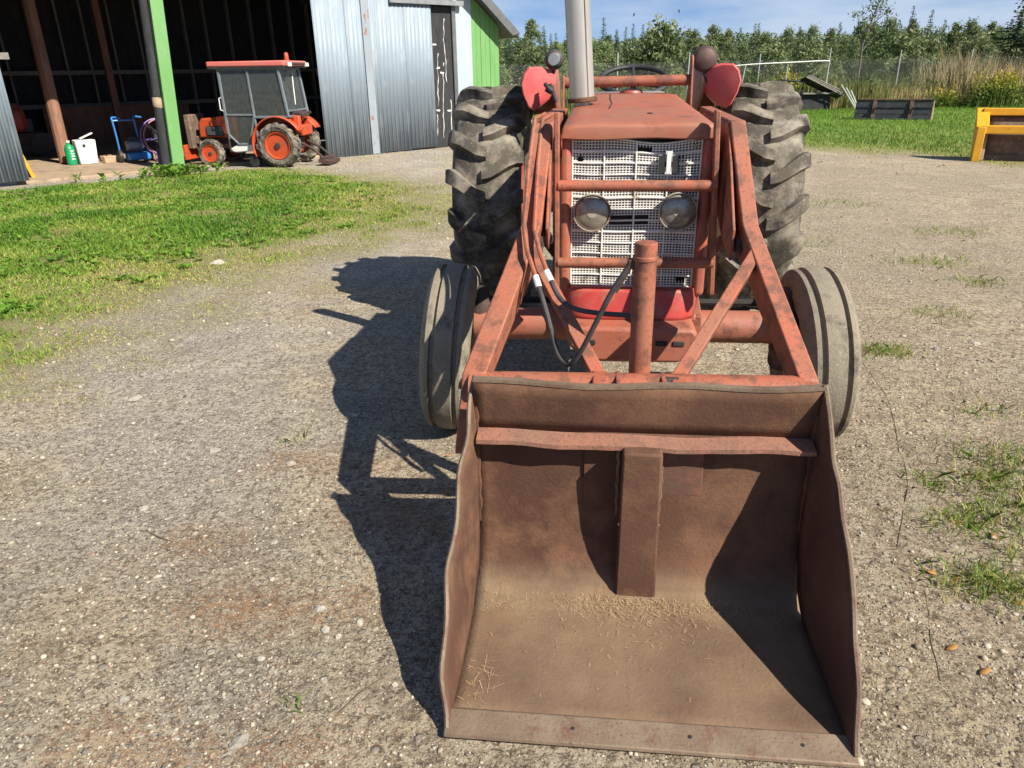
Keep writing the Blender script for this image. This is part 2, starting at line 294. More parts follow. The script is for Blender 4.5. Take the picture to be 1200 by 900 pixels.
# ------------------------------------------------------------------ ground
def axis_steps(fine0, fine1, step, lo, hi, g=1.09):
    a = list(np.arange(fine0, fine1, step)); s = step; p = a[-1]
    while p < hi: s *= g; p += s; a.append(p)
    s = step; p = fine0
    while p > lo: s *= g; p -= s; a.insert(0, p)
    return np.array(a)
gx = axis_steps(-4, 4, .045, -300, 300); gy = axis_steps(.8, 8, .045, -60, 420)
XX, YY = np.meshgrid(gx, gy); ZZ = ground_z(XX, YY)
me = bpy.data.meshes.new('ground'); nx, ny = len(gx), len(gy)
idx = np.arange(nx*ny).reshape(ny, nx)
quads = np.stack([idx[:-1, :-1], idx[:-1, 1:], idx[1:, 1:], idx[1:, :-1]], -1).reshape(-1, 4)
me.vertices.add(nx*ny); me.vertices.foreach_set('co', np.stack([XX, YY, ZZ], -1).ravel())
me.loops.add(quads.size); me.loops.foreach_set('vertex_index', quads.ravel().astype(np.int32))
me.polygons.add(len(quads)); me.polygons.foreach_set('loop_start', np.arange(0, quads.size, 4, dtype=np.int32)); me.polygons.foreach_set('use_smooth', np.ones(len(quads), bool))
me.update(calc_edges=True)
ga = me.attributes.new('turf', 'FLOAT', 'POINT'); ga.data.foreach_set('value', grass_density(XX, YY).ravel())
gr_ = me.attributes.new('rut', 'FLOAT', 'POINT'); gr_.data.foreach_set('value', ruts(XX, YY).ravel())
def ground_material():
    m = bpy.data.materials.new('gravel_yard'); m.use_nodes = True; t = m.node_tree; n = t.nodes; l = t.links; b = n['Principled BSDF']
    b.inputs['Roughness'].default_value = .95; b.inputs['Specular IOR Level'].default_value = .15
    co = n.new('ShaderNodeTexCoord').outputs['Object']
    def noise(sc, d=6, r_=.6):
        x = n.new('ShaderNodeTexNoise'); x.inputs['Scale'].default_value = sc; x.inputs['Detail'].default_value = d; x.inputs['Roughness'].default_value = r_; l.new(co, x.inputs['Vector']); return x.outputs[0]
    def mr(s, a, b_, c=0, d=1):
        x = n.new('ShaderNodeMapRange'); l.new(s, x.inputs[0])
        for i, v in enumerate((a, b_, c, d)): x.inputs[i+1].default_value = v
        return x.outputs[0]
    def mix(f, a, b_):
        x = n.new('ShaderNodeMix'); x.data_type = 'RGBA'
        if isinstance(f, float): x.inputs[0].default_value = f
        else: l.new(f, x.inputs[0])
        for s_, v in ((6, a), (7, b_)):
            if isinstance(v, tuple): x.inputs[s_].default_value = (*v, 1)
            else: l.new(v, x.inputs[s_])
        return x.outputs[2]
    sand = mix(mr(noise(1.1, 6), .40, .60), (.60, .49, .32), (.54, .455, .34))
    sand = mix(mr(noise(.42, 7, .62), .47, .56), sand, (.44, .375, .28))
    sand = mix(mr(noise(1.6, 8, .68), .51, .60), sand, (.36, .295, .205))
    sand = mix(mr(noise(.9, 8, .65), .55, .64), sand, (.60, .51, .36))
    sand = mix(mr(noise(3.7, 8, .72), .51, .62), sand, (.36, .29, .20))
    sand = mix(mr(noise(7, 9, .78), .51, .60), sand, (.42, .345, .245))
    sand = mix(mr(noise(2.3, 8, .7), .57, .65), sand, (.46, .35, .23))
    ru = n.new('ShaderNodeAttribute'); ru.attribute_name = 'rut'
    sand = mix(mr(ru.outputs['Fac'], .2, .9, 0, .6), sand, (.44, .36, .25))
    sand = mix(mr(noise(16, 9, .8), .51, .58), sand, (.26, .20, .135))
    sand = mix(mr(noise(34, 8, .8), .50, .58), sand, (.16, .122, .084))
    sand = mix(mr(noise(62, 6, .8), .53, .60), sand, (.64, .56, .42))
    sand = mix(mr(noise(115, 5, .8), .54, .60), sand, (.09, .072, .054))
    sx_ = n.new('ShaderNodeSeparateXYZ'); l.new(co, sx_.inputs[0])
    gm_ = n.new('ShaderNodeMath'); gm_.operation = 'MULTIPLY'; l.new(mr(sx_.outputs[0], .3, -1.4), gm_.inputs[0]); l.new(mr(noise(.8, 5), .38, .58), gm_.inputs[1])
    hs_ = n.new('ShaderNodeHueSaturation'); hs_.inputs['Saturation'].default_value = .60; hs_.inputs['Value'].default_value = 1.06; l.new(sand, hs_.inputs['Color']); sand = mix(gm_.outputs[0], sand, hs_.outputs[0])
    vo = n.new('ShaderNodeTexVoronoi'); vo.inputs['Scale'].default_value = 75; vo.inputs['Randomness'].default_value = 1; l.new(co, vo.inputs['Vector'])
    sep = n.new('ShaderNodeSeparateColor'); l.new(vo.outputs['Color'], sep.inputs[0])
    peb = mix(sep.outputs[1], (.28, .245, .195), (.56, .50, .39))
    stony = mr(noise(.75, 6, .6), .44, .58)
    pm = n.new('ShaderNodeMath'); pm.operation = 'MULTIPLY'; l.new(mr(sep.outputs[0], .50, .56), pm.inputs[0]); l.new(mr(vo.outputs['Distance'], .46, .34), pm.inputs[1])
    pm2 = n.new('ShaderNodeMath'); pm2.operation = 'MULTIPLY'; l.new(pm.outputs[0], pm2.inputs[0]); l.new(mr(stony, 0, 1, .08, 1), pm2.inputs[1])
    col = mix(pm2.outputs[0], sand, peb)
    vb = n.new('ShaderNodeTexVoronoi'); vb.inputs['Scale'].default_value = 27; l.new(co, vb.inputs['Vector'])
    s2 = n.new('ShaderNodeSeparateColor'); l.new(vb.outputs['Color'], s2.inputs[0])
    pb = n.new('ShaderNodeMath'); pb.operation = 'MULTIPLY'; l.new(mr(s2.outputs[0], .88, .90), pb.inputs[0]); l.new(mr(vb.outputs['Distance'], .40, .30), pb.inputs[1])
    col = mix(pb.outputs[0], col, mix(s2.outputs[1], (.30, .26, .215), (.56, .50, .41)))
    hh_ = n.new('ShaderNodeMath'); hh_.operation = 'MAXIMUM'; l.new(pm2.outputs[0], hh_.inputs[0]); l.new(pb.outputs[0], hh_.inputs[1]); pm2 = hh_
    at = n.new('ShaderNodeAttribute'); at.attribute_name = 'turf'
    soil = mix(mr(noise(5, 6, .7), .4, .65), (.25, .21, .09), (.22, .25, .06))
    soil = mix(mr(noise(40, 4, .7), .5, .65), soil, (.26, .215, .12))
    far = n.new('ShaderNodeSeparateXYZ'); l.new(co, far.inputs[0])
    soil = mix(mr(far.outputs[1], 14, 24), soil, (.19, .27, .055))
    col = mix(mr(at.outputs['Fac'], .02, .75), col, soil)
    l.new(col, b.inputs['Base Color'])
    bp = n.new('ShaderNodeBump'); bp.inputs['Strength'].default_value = 1.0; bp.inputs['Distance'].default_value = .026
    ad = n.new('ShaderNodeMath'); ad.operation = 'MULTIPLY_ADD'; ad.inputs[1].default_value = .6; l.new(pm2.outputs[0], ad.inputs[0]); l.new(noise(55, 10, .8), ad.inputs[2])
    l.new(ad.outputs[0], bp.inputs['Height']); l.new(bp.outputs[0], b.inputs['Normal'])
    return m
ground = bpy.data.objects.new('ground', me); COL.objects.link(ground); me.materials.append(ground_material())
tag(ground, 'pale gravel farmyard with worn turf edges', kind='structure')

# ------------------------------------------------------------------ red loader tractor
YAW = R(-6.3)
TR = thing('loader_tractor', 'faded red farm tractor with white grille and front loader bucket lowered on the gravel', 'tractor', (.562, 3.2, 0), YAW)
HX = -.03                                              # the hood sits a little left of the axle centre
red, hood_m, arm_m, bright = M['red'], M['hood'], M['arm'], M['bright']

def rear_tyre_mesh():
    m = MB(); prof = [(-.10, .40), (-.17, .42), (-.215, .50), (-.225, .58), (-.215, .655), (-.185, .695), (-.12, .712), (0, .718), (.12, .712), (.185, .695), (.215, .655), (.225, .58), (.215, .50), (.17, .42), (.10, .40)]
    m.lathe(prof, 'x', 72, close=True)
    n = 17
    path = [(-.012, .716, 0), (.05, .716, .018), (.10, .713, .055), (.15, .706, .10), (.19, .69, .135), (.214, .655, .155), (.222, .60, .162)]
    nrm = [(0, 1), (.02, 1), (.05, 1), (.2, .98), (.5, .86), (.85, .5), (1, .1)]
    hgt = [.044, .054, .058, .060, .058, .046, .010]; wid = [.030, .035, .039, .043, .046, .044, .038]
    for side in (1, -1):
        for k in range(n):
            th0 = 2*math.pi*(k+(.5 if side < 0 else 0))/n; vs_ = []; jit = random.uniform(.75, 1.05)
            for (x, r_, dt), (ax, ar), h, w_ in zip(path, nrm, hgt, wid):
                for dw, hh in ((-1.35, -.006), (-1, h*jit), (1, h*jit), (1.35, -.006)):
                    t = th0+dt*1.25+dw*w_/.72; rad = r_+ar*hh; xx = side*(x+ax*hh)
                    vs_.append((xx, -rad*math.cos(t), rad*math.sin(t)))
            q = len(path); fs = [(0, 1, 2, 3), tuple(range(4*q-1, 4*q-5, -1))]
            for i in range(q-1): fs += [(4*i+j, 4*i+4+j, 4*i+5+j, 4*i+1+j) for j in range(3)]
            m.add(vs_, fs)
    return m.mesh('tyre', 40)
def rear_disc():
    m = MB(); m.lathe([(-.16, .44), (-.16, .40), (-.06, .37), (-.02, .30), (.0, .12), (.05, .11), (.05, 0)], 'x', 40)
    m.lathe([(.16, .44), (.16, .40), (.03, .375)], 'x', 40)
    return m
def put(name, mesh, mt, parent, loc=(0, 0, 0), rot=(0, 0, 0)):
    o = bpy.data.objects.new(name, mesh); COL.objects.link(o); o.parent = parent; o.location = loc; o.rotation_euler = rot
    if not mesh.materials: mesh.materials.append(mt)
    return o
rt = rear_tyre_mesh(); rd = rear_disc().mesh('rear_wheel'); bm_ = None
for sx, x in ((-1, -.885), (1, .875)):
    wobj = put('rear_wheel', rd, M['bright'], TR, (x, 2.16, .757), (R(random.uniform(0, 17)), 0, 0))
    put('tyre', rt, M['tyre'], wobj)
ft = MB().lathe([(-.075, .215), (-.11, .24), (-.128, .30), (-.122, .345), (-.105, .372), (-.092, .386), (-.072, .389), (-.066, .374), (-.050, .374), (-.044, .393), (-.002, .396), (.002, .396), (.044, .393), (.050, .374), (.066, .374), (.072, .389), (.092, .386), (.105, .372), (.122, .345), (.128, .30), (.11, .24), (.075, .215)], 'x', 64, close=True).mesh('tyre', 30)
fd = MB().lathe([(-.08, .235), (-.09, .215), (-.05, .19), (.0, .16), (.015, .07), (.05, .06), (.05, 0)], 'x', 32).mesh('front_wheel')
fd.materials.append(M['rim'])
for sx, x, st in ((-1, -.845, R(2)), (1, .805, R(1))):
    wobj = put('front_wheel', fd, M['rim'], TR, (x, 0.02, .395), (0, R(-4), st+(math.pi if sx < 0 else 0)))
    put('tyre', ft, M['ftyre'], wobj); wobj.scale = (.86, 1, 1)

# chassis
MB().box(-.19, .13, .25, 1.35, .55, 1.12).box(-.22, .16, .35, .9, .72, 1.05).box(-.16, .10, 1.2, 2.4, .45, 1.0).build('engine', M['engine'], TR, .02)
MB().lathe([(-.68, .09), (-.35, .10), (-.3, .16), (.3, .16), (.35, .10), (.68, .09)], 'x', 20, (0, 2.16, .757)).build('rear_axle', M['engine'], TR)
MB().box(-.20, -.12, -.05, 1.9, .48, .66).box(.06, .14, -.05, 1.9, .48, .66).build('frame_rail', red, TR, .01)
# front axle: heavy tube with knuckles
MB().tube([(-.73, 0, .525), (.68, 0, .525)], .073, 20).build('front_axle', red, TR)
for s in (-1, 1):
    x = s*.69-.015
    MB().lathe([(.33, .045), (.36, .058), (.62, .058), (.64, .045), (.70, .04)], 'z', 16, (x, 0.01, 0)).build('steering_knuckle', M['engine'], TR)
MB().tube([(-.70, .13, .60), (.66, .13, .60)], .016, 8).build('tie_rod', M['dark'], TR)
# bolster under the nose
pl = [(-.285, .610), (.225, .610), (.250, .585), (.245, .53), (.18, .455), (-.195, .455), (-.285, .52), (-.30, .58)]
MB().prism(pl, -.30, .16, 'xz').build('front_bolster', red, TR, .022, seg=3)
for x in (.10, .17, -.20):
    MB().rbox((x, -.3005, .545), (.05, .01, .022)).build('bolster_slot', M['dark'], TR, .004)  # solid dark blocks: the shade inside the slots is put into the colour
# chin
def chin(u, v):
    x = (u-.5)*(.60-.05*v)+HX; f = abs(u-.5)*2; z = .735-.125*v
    return (x, -.150-.012*math.sin(v*2.6)+.07*f**8-.03*v*v, z)
MB().grid(chin, 24, 8).build('chin_panel', bright, TR, solid=.01)
MB().box(-.31, .26, -.12, .22, .585, .615).build('chin_base', red, TR, .008)
# grille surround (two cheeks, top rail, sill)
for s in (-1, 1):
    x0 = HX+s*.262; x1 = HX+s*.312
    a, b_ = min(x0, x1), max(x0, x1)
    MB().add([(a, -.13, .70), (b_, -.13 if s < 0 else -.13, .70), (b_, .30, .70), (a, .30, .70), (a, -.13, 1.375), (b_, -.13, 1.375), (b_, .30, 1.375), (a, .30, 1.375)],
             [(3, 2, 1, 0), (4, 5, 6, 7), (0, 1, 5, 4), (1, 2, 6, 5), (2, 3, 7, 6), (3, 0, 4, 7)]).build('grille_cheek', M['cheek'], TR, .02, seg=3)
MB().box(HX-.262, HX+.262, -.13, .02, .705, .738).build('grille_sill', bright, TR, .006)
# hood with rounded shoulders, drooping nose and a dent
CS = [(1.0, -.105), (1.0, -.05), (.995, -.022), (.98, -.009), (.955, -.003), (.8, .002), (.5, .005), (.25, .0065)]
CS = [(-x_, z_) for x_, z_ in CS]+[(0, .007)]+CS[::-1]
ROWS = [(-.150, 'b', 0), (-.156, 'b', .004), (-.157, 0, -.016), (-.153, 0, -.006), (-.143, 0, -.001), (-.12, 0, 0), (-.06, 0, 0), (.02, 0, 0)]+[(.02+1.24*k/16, 0, 0) for k in range(1, 17)]
def hood_pt(i, j):
    y, mode, dz = ROWS[j]; a_, cz = CS[i]; v = (y+.155)/1.42; wdt = .302-.052*max(0, v); zt = 1.404+.075*min(1, max(0, v)*1.3)
    x = a_*wdt; z = zt+cz
    if mode == 'b': z = min(z, 1.350+dz+.003*math.sin(a_*5+1)); 
    else: z = min(z, zt+cz+dz)
    cr = math.exp(-((a_-.30)/.10)**2)*math.exp(-((y+.15)/.05)**2); y += .012*cr; z -= .006*cr*(mode != 'b')
    cr = math.exp(-((a_+.15)/.35)**2)*math.exp(-((y+.15)/.08)**2); z -= .004*cr*(mode != 'b')
    z += .0012*math.sin(8*a_+7*v)*(mode != 'b')
    return (x+HX, y, z)
hm = MB(); nI = len(CS); hm.add([hood_pt(i, j) for j in range(len(ROWS)) for i in range(nI)], [(j*nI+i, j*nI+i+1, (j+1)*nI+i+1, (j+1)*nI+i) for j in range(len(ROWS)-1) for i in range(nI-1)])
hd = hm.build('hood', hood_m, TR, sharp=45, solid=.005)
MB().tube([(-.108+HX, .30, 1.444), (-.092+HX, .5, 1.457), (-.098+HX, .68, 1.470), (-.092+HX, .92, 1.486)], .0035, 6).build('hood_seam', M['dark'], hd)
MB().box(HX-.29, HX-.27, .2, 1.25, 1.05, 1.40).build('hood_side_panel', red, TR, .006)
MB().box(HX+.215, HX+.235, .3, 1.25, 1.12, 1.40).build('hood_side_panel', red, TR, .006)
MB().lathe([(0, .055), (.012, .062), (.022, .058), (.03, .03), (.033, 0)], 'z', 24, (HX+.02, 1.02, 1.478)).build('filler_cap', bright, TR)
MB().lathe([(0, .012), (.006, .012), (.008, 0)], 'z', 12, (HX+.06, .10, 1.428)).build('hood_bolt', M['dark'], hd)
# radiator core behind the grille
MB().box(HX-.262, HX+.262, -.055, .20, .74, 1.36).build('radiator', M['dark'], TR)
# grille: fine wire mesh plus heavier bars
GX0, GX1, GZ0, GZ1 = HX-.258, HX+.258, .742, 1.352
def warp(x, y, z):
    u = (x-GX0)/(GX1-GX0); v = (z-GZ0)/(GZ1-GZ0)
    y += -.006*math.sin(u*3.1)*math.sin(v*2.6)+.002*math.sin(u*11+v*5)
    z += (-.020*math.exp(-((u-.62)/.28)**2)*v**6)+.004*math.sin(u*9+v*4)*(v*.7+.2)-.004*u
    return (x, y, z)
NC, NR = 4, 13
holes = [(.03, .10, .845, .895), (.51, .62, .925, .965), (.50, .72, .875, .888), (.82, .88, .885, .895), (.30, .62, .475, .50), (.30, .62, .435, .46), (.86, .94, .03, .07)]
wires = MB()
def seg_ok(u, v): return not any(a < u < b_ and c < v < d for a, b_, c, d in holes)
def wire_seg(p, q, t):
    p = Vector(warp(*p)); q = Vector(warp(*q)); d = (q-p).normalized(); s_ = Vector((d.z, 0, -d.x))*t; Y = Vector((0, t, 0))
    wires.add([p-s_-Y, p+s_-Y, p+s_+Y, p-s_+Y, q-s_-Y, q+s_-Y, q+s_+Y, q-s_+Y], [(0, 1, 5, 4), (1, 2, 6, 5), (2, 3, 7, 6), (3, 0, 4, 7)])
nv, nh = 40, 56
for i in range(nv+1):
    u = i/nv; x = GX0+(GX1-GX0)*u
    for j in range(26):
        v0, v1 = j/26, (j+1)/26
        if seg_ok(u, (v0+v1)/2): wire_seg((x, -.10, GZ0+(GZ1-GZ0)*v0), (x, -.10, GZ0+(GZ1-GZ0)*v1), .0019)
for j in range(nh+1):
    v = j/nh; z = GZ0+(GZ1-GZ0)*v
    for i in range(24):
        a, b_ = i/24, (i+1)/24
        if seg_ok((a+b_)/2, v): wire_seg((GX0+(GX1-GX0)*a, -.101, z), (GX0+(GX1-GX0)*b_, -.101, z), .0017)
gr = wires.build('grille', M['white'], TR)
for j in range(NR+1):
    z = GZ0+(GZ1-GZ0)*j/NR
    pts = [warp(GX0+(GX1-GX0)*i/16, -.106, z) for i in range(17)]
    MB().tube(pts, .0036, 6).build('grille_bar', M['white'], gr)
for i in range(NC+1):
    x = GX0+(GX1-GX0)*i/NC
    MB().tube([warp(x, -.107, GZ0+(GZ1-GZ0)*j/16) for j in range(17)], .0038, 6).build('grille_bar', M['white'], gr)
for u, v in ((.05, .955), (.95, .955)):
    p = warp(GX0+(GX1-GX0)*u, -.114, GZ0+(GZ1-GZ0)*v)
    MB().lathe([(-.006, 0), (-.004, .008), (.006, .008)], 'y', 12, p).build('grille_bolt', M['rim'], gr)
# emblem: white I standing on a black H
EX, EZ, EY = .098, 1.25, -.132
em = MB().box(EX-.0405, EX+.0405, EY, EY+.006, EZ-.036, EZ+.036).build('emblem', M['white'], TR, .002)
MB().box(EX-.040, EX-.015, EY-.006, EY+.001, EZ-.035, EZ+.035).box(EX+.015, EX+.040, EY-.006, EY+.001, EZ-.035, EZ+.035).box(EX-.017, EX+.017, EY-.005, EY+.001, EZ-.009, EZ+.009).build('letter_h', M['black'], em)
MB().box(EX-.0085, EX+.0085, EY-.012, EY+.001, EZ-.036, EZ+.052).box(EX-.013, EX+.013, EY-.011, EY+.001, EZ+.04, EZ+.052).box(EX-.013, EX+.013, EY-.011, EY+.001, EZ-.038, EZ-.028).build('letter_i', M['clamp'], em)
# headlights
for x, z in ((-.203, 1.058), (.148, 1.064)):
    h = MB().lathe([(.04, .060), (.0, .074), (-.018, .0785), (-.024, .077), (-.024, .0735), (-.015, .073)], 'y', 36, (x, -.125, z)).build('headlight', M['rim'], TR)
    MB().lathe([(-.034, 0), (-.033, .02), (-.029, .045), (-.022, .064), (-.014, .0735)], 'y', 36, (x, -.125, z)).build('lens', M['lens'], h)
    MB().lathe([(-.0352, .012), (-.0348, .016), (-.0345, .020)], 'y', 20, (x, -.125, z)).build('bulb_shield', M['rim'], h)

# grille guard: two flat uprights, two cross tubes
for pts in ([(-.344, -.20, .735), (-.348, -.20, 1.455)], [(.300, -.20, .735), (.262, -.20, 1.455)]):
    MB().bar(pts, .020, .05).build('guard_upright', arm_m, TR, .004)
MB().tube([(-.34, -.21, 1.177), (.283, -.21, 1.176)], .0225, 18).build('guard_tube', arm_m, TR)
MB().tube([(-.34, -.21, .863), (.295, -.21, .867)], .0215, 18).build('guard_tube', arm_m, TR)

# loader arms (gooseneck box section) with towers, braces, torque tube
LA = [(-.38, .85, 1.36), (-.405, -.11, 1.34), (-.432, -.40, 1.01), (-.575, -1.0, .66), (-.600, -1.07, .42)]
RA = [(.365, .85, 1.36), (.352, -.11, 1.34), (.380, -.40, 1.01), (.485, -1.0, .665), (.505, -1.07, .42)]
for P in (LA, RA):
    MB().bar(P, .078 if P is LA else .060, [.13, .15, .145, .105, .095]).build('loader_arm', arm_m, TR, .006)
    x = P[0][0]
    MB().bar([(x*.98, .78, .52), (x, .82, 1.31)], .07, .14).build('loader_tower', arm_m, TR, .006)
    MB().bar([(x*.9, .8, .60), (x*.72, -.1, .56)], .05, .09).build('loader_frame', arm_m, TR, .006)
    MB().lathe([(-.06, 0), (-.058, .026), (.058, .026), (.06, 0)], 'x', 16, (x, .82, 1.36)).build('pivot_pin', M['engine'], TR)
    q = P[2]; s = -1 if x < 0 else 1
    MB().lathe([(-.045, 0), (-.043, .03), (.043, .03), (.045, 0)], 'x', 16, (q[0], q[1]-.02, q[2]-.02)).build('arm_pin', M['engine'], TR)
    MB().tube([(x*.95, .62, .68), (q[0]*.93, -.33, 1.02)], .028, 14).build('lift_cylinder', M['engine'], TR)
# left side-plate stiffener and the right inner plate
MB().prism([(.6, 1.29), (.6, 1.405), (-.135, 1.405), (-.45, 1.05), (-.39, .96), (-.08, 1.25)], -.378, -.367, 'yz').build('arm_side_plate', arm_m, TR, .003)
MB().prism([(.6, 1.15), (.6, 1.405), (-.135, 1.405), (-.45, 1.05), (-.43, .93), (-.25, .97), (.1, 1.10)], .316, .327, 'yz').build('arm_side_plate', arm_m, TR, .003)
for a, b_ in (((-.445, -.50, 1.01), (-.165, -1.0, .672)), ((.405, -.52, 1.0), (.085, -1.0, .672))):
    MB().bar([a, b_], .050, .034).build('arm_brace', arm_m, TR, .004)
MB().tube([(-.59, -1.03, .640), (.47, -1.03, .650)], .055, 20).build('torque_tube', arm_m, TR)
for x in (-.165, .085):
    MB().rbox((x, -1.045, .66), (.05, .10, .075)).build('brace_foot', arm_m, TR, .006)
for P in (LA, RA):
    q = Vector(P[2]); qx = .041 if P is LA else .032
    MB().tube([(q.x+(qx if P is LA else -qx), q.y-.07+.010*k, q.z-.045+.008*math.sin(k*.9)+.004*k) for k in range(9)], .006, 6).build('weld_bead', M['engine'], TR)
    MB().tube([(P[3][0]+.055*math.cos(t), P[3][1]-.02, P[3][2]-.03+.055*math.sin(t)) for t in [k*.35 for k in range(10)]], .005, 6).build('weld_bead', M['arm'], TR)
MB().lathe([(-.028, 0), (-.028, .017), (.028, .017), (.028, 0)], 'x', 6, (.055, -1.05, .685)).build('hex_bolt', M['engine'], TR)
MB().box(-.115, -.100, -1.10, -1.0, .60, .70).build('cylinder_lug', arm_m, TR, .003)
MB().box(.028, .043, -1.10, -1.0, .60, .70).build('cylinder_lug', arm_m, TR, .003)
# standing bucket cylinder
MB().lathe([(.36, .035), (1.055, .036), (1.058, .0395), (1.068, .0395), (1.071, .036), (1.110, .0355), (1.112, .033), (1.112, 0)], 'z', 28, (-.035, -.96, 0)).build('bucket_cylinder', arm_m, TR)
MB().rbox((-.075, -.96, 1.045), (.03, .03, .03)).build('cylinder_port', M['engine'], TR, .004)
# hydraulic pipes, sleeves and hoses
for P in ([(-.425, .3, 1.425), (-.440, -.13, 1.428), (-.452, -.28, 1.275), (-.455, -.50, 1.065), (-.432, -.62, 1.00), (-.392, -.72, .925)],
          [(-.385, .3, 1.425), (-.410, -.13, 1.425), (-.418, -.28, 1.265), (-.416, -.50, 1.055), (-.387, -.62, 1.00), (-.352, -.72, .945)]):
    MB().tube(P, .0085, 8).build('hydraulic_pipe', arm_m, TR)
def catmull(P, k=6):
    P = [Vector(p) for p in P]; Q = [P[0]*2-P[1]]+P+[P[-1]*2-P[-2]]; o = []
    for i in range(1, len(Q)-2):
        for j in range(k):
            t = j/k; o.append(.5*((2*Q[i])+(Q[i+1]-Q[i-1])*t+(2*Q[i-1]-5*Q[i]+4*Q[i+1]-Q[i+2])*t*t+(3*Q[i]-Q[i-1]-3*Q[i+1]+Q[i+2])*t**3))
    return o+[P[-1]]
HA = [(-.392, -.72, .925), (-.353, -.80, .834), (-.327, -.85, .758), (-.303, -.90, .705), (-.268, -.93, .690), (-.231, -.95, .741), (-.178, -.97, .861), (-.133, -.975, .961), (-.080, -.965, 1.045)]
HB = [(-.352, -.72, .945), (-.31, -.78, .881), (-.259, -.82, .854), (-.177, -.86, .85), (-.072, -.93, .865), (-.05, -.95, .86)]
for P in (HA, HB):
    MB().tube(catmull(P), .0088, 10).build('hydraulic_hose', M['hose'], TR)
    d = (Vector(P[1])-Vector(P[0])).normalized()
    MB().tube([Vector(P[0])-d*.015, Vector(P[0])+d*.03], .0115, 10).build('hose_sleeve', M['clamp'], TR)
d = (Vector(HA[-1])-Vector(HA[-3])).normalized()
MB().tube([Vector(HA[-1])-d*.10, Vector(HA[-1])], .011, 10).build('hose_sleeve', M['engine'], TR)

# exhaust stack, tower crossbar, steering wheel, dash, seat
ex = MB().lathe([(0, .036), (.045, .036), (.05, .065), (.056, .065), (.058, .058), (.60, .058), (.605, .05)], 'z', 28).build('exhaust_stack', M['muffler'], TR)
ex.location = (-.258, .50, 1.425); ex.rotation_euler = (0, R(-4.2), 0)
MB().lathe([(-.012, .066), (-.008, .07), (.006, .07), (.01, .06)], 'z', 28, (0, 0, .052)).build('exhaust_clamp', M['rust'], ex)
MB().tube([(.032, -.05, .06), (.036, -.05, .60)], .004, 6).build('exhaust_seam', M['rim'], ex)
MB().tube([(-.37, .98, 1.545), (.30, .98, 1.55)], .027, 18).build('tower_crossbar', arm_m, TR)
MB().prism([(.90, 1.40), (1.10, 1.40), (1.01, 1.66), (.98, 1.67), (.955, 1.655)], .288, .30, 'yz').build('tower_plate', arm_m, TR, .004)
MB().prism([(.90, 1.40), (1.10, 1.40), (1.01, 1.58), (.96, 1.58)], -.375, -.363, 'yz').build('tower_plate', arm_m, TR, .004)
sw = MB().lathe([(.015*math.cos(t), .20+.015*math.sin(t)) for t in [2*math.pi*k/10 for k in range(10)]], 'z', 40, close=True).build('steering_wheel', M['black'], TR)
sw.location = (.025, 1.52, 1.545); sw.rotation_euler = (R(22), 0, 0)
for k in range(3):
    t = R(90+120*k); MB().tube([(0, 0, -.02), (.195*math.cos(t), .195*math.sin(t), 0)], .010, 8).build('wheel_spoke', M['black'], sw)
MB().tube([(0, 0, -.02), (0, -.0, -.5)], .018, 10).build('steering_column', M['engine'], sw)
MB().box(HX-.23, HX+.22, 1.22, 1.36, 1.0, 1.49).build('dash', M['grey'], TR, .02)
MB().box(-.22, .22, 1.95, 2.35, 1.0, 1.12).box(-.22, .22, 2.33, 2.41, 1.1, 1.42).build('seat', M['black'], TR, .03)
# fenders: shield-shaped shells curving back over the tyres
def fender(s):
    out_ = [(-.108, .005), (-.102, .065), (-.078, .102), (-.02, .116), (.055, .112), (.090, .085), (.098, .01), (.080, -.05), (.035, -.105), (-.005, -.128), (-.035, -.118), (-.082, -.055)]
    m = MB(); c = Vector((s*.545, 1.56, 1.51)); vs_ = []; L_ = [(0, 0), (.45, -.02), (.85, -.008), (1, .012), (1.0, .05)]
    n = len(out_)
    vs_ = [c+Vector((0, -.026, 0))]; fs = []
    for k, (sc, dy) in enumerate([(.5, -.022), (.92, -.013), (1, .003), (1.0, .07)]):
        vs_ += [c+Vector((-s*(p[0]*.94+p[1]*.22)*sc, dy+.6*p[0]*sc, (p[1]-.2*p[0])*sc)) for p in out_]
    fs += [(0, 1+i, 1+(i+1) % n) for i in range(n)]
    for k in range(3): fs += [(1+k*n+i, 1+(k+1)*n+i, 1+(k+1)*n+(i+1) % n, 1+k*n+(i+1) % n) for i in range(n)]
    m.add(vs_, fs)
    f = m.build('fender', M['fender'], TR, sharp=34)
    g = MB().grid(lambda u, v: (s*(.46+.2*u), 1.60+.95*v, 1.545+.10*math.sin(v*math.pi*.9)-.015*u-.25*v**3), 4, 14)
    g.build('fender_top', M['red'], f, solid=.008)
    g = MB().grid(lambda u, v: (s*.452, 1.60+.95*v, (1.545+.10*math.sin(v*math.pi*.9)-.25*v**3)-(.30*u*math.sin(math.pi*(.06+.9*v)))), 3, 14)
    g.build('fender_side', M['red'], f, solid=.008)
    return f
fl = fender(-1); fr = fender(1)
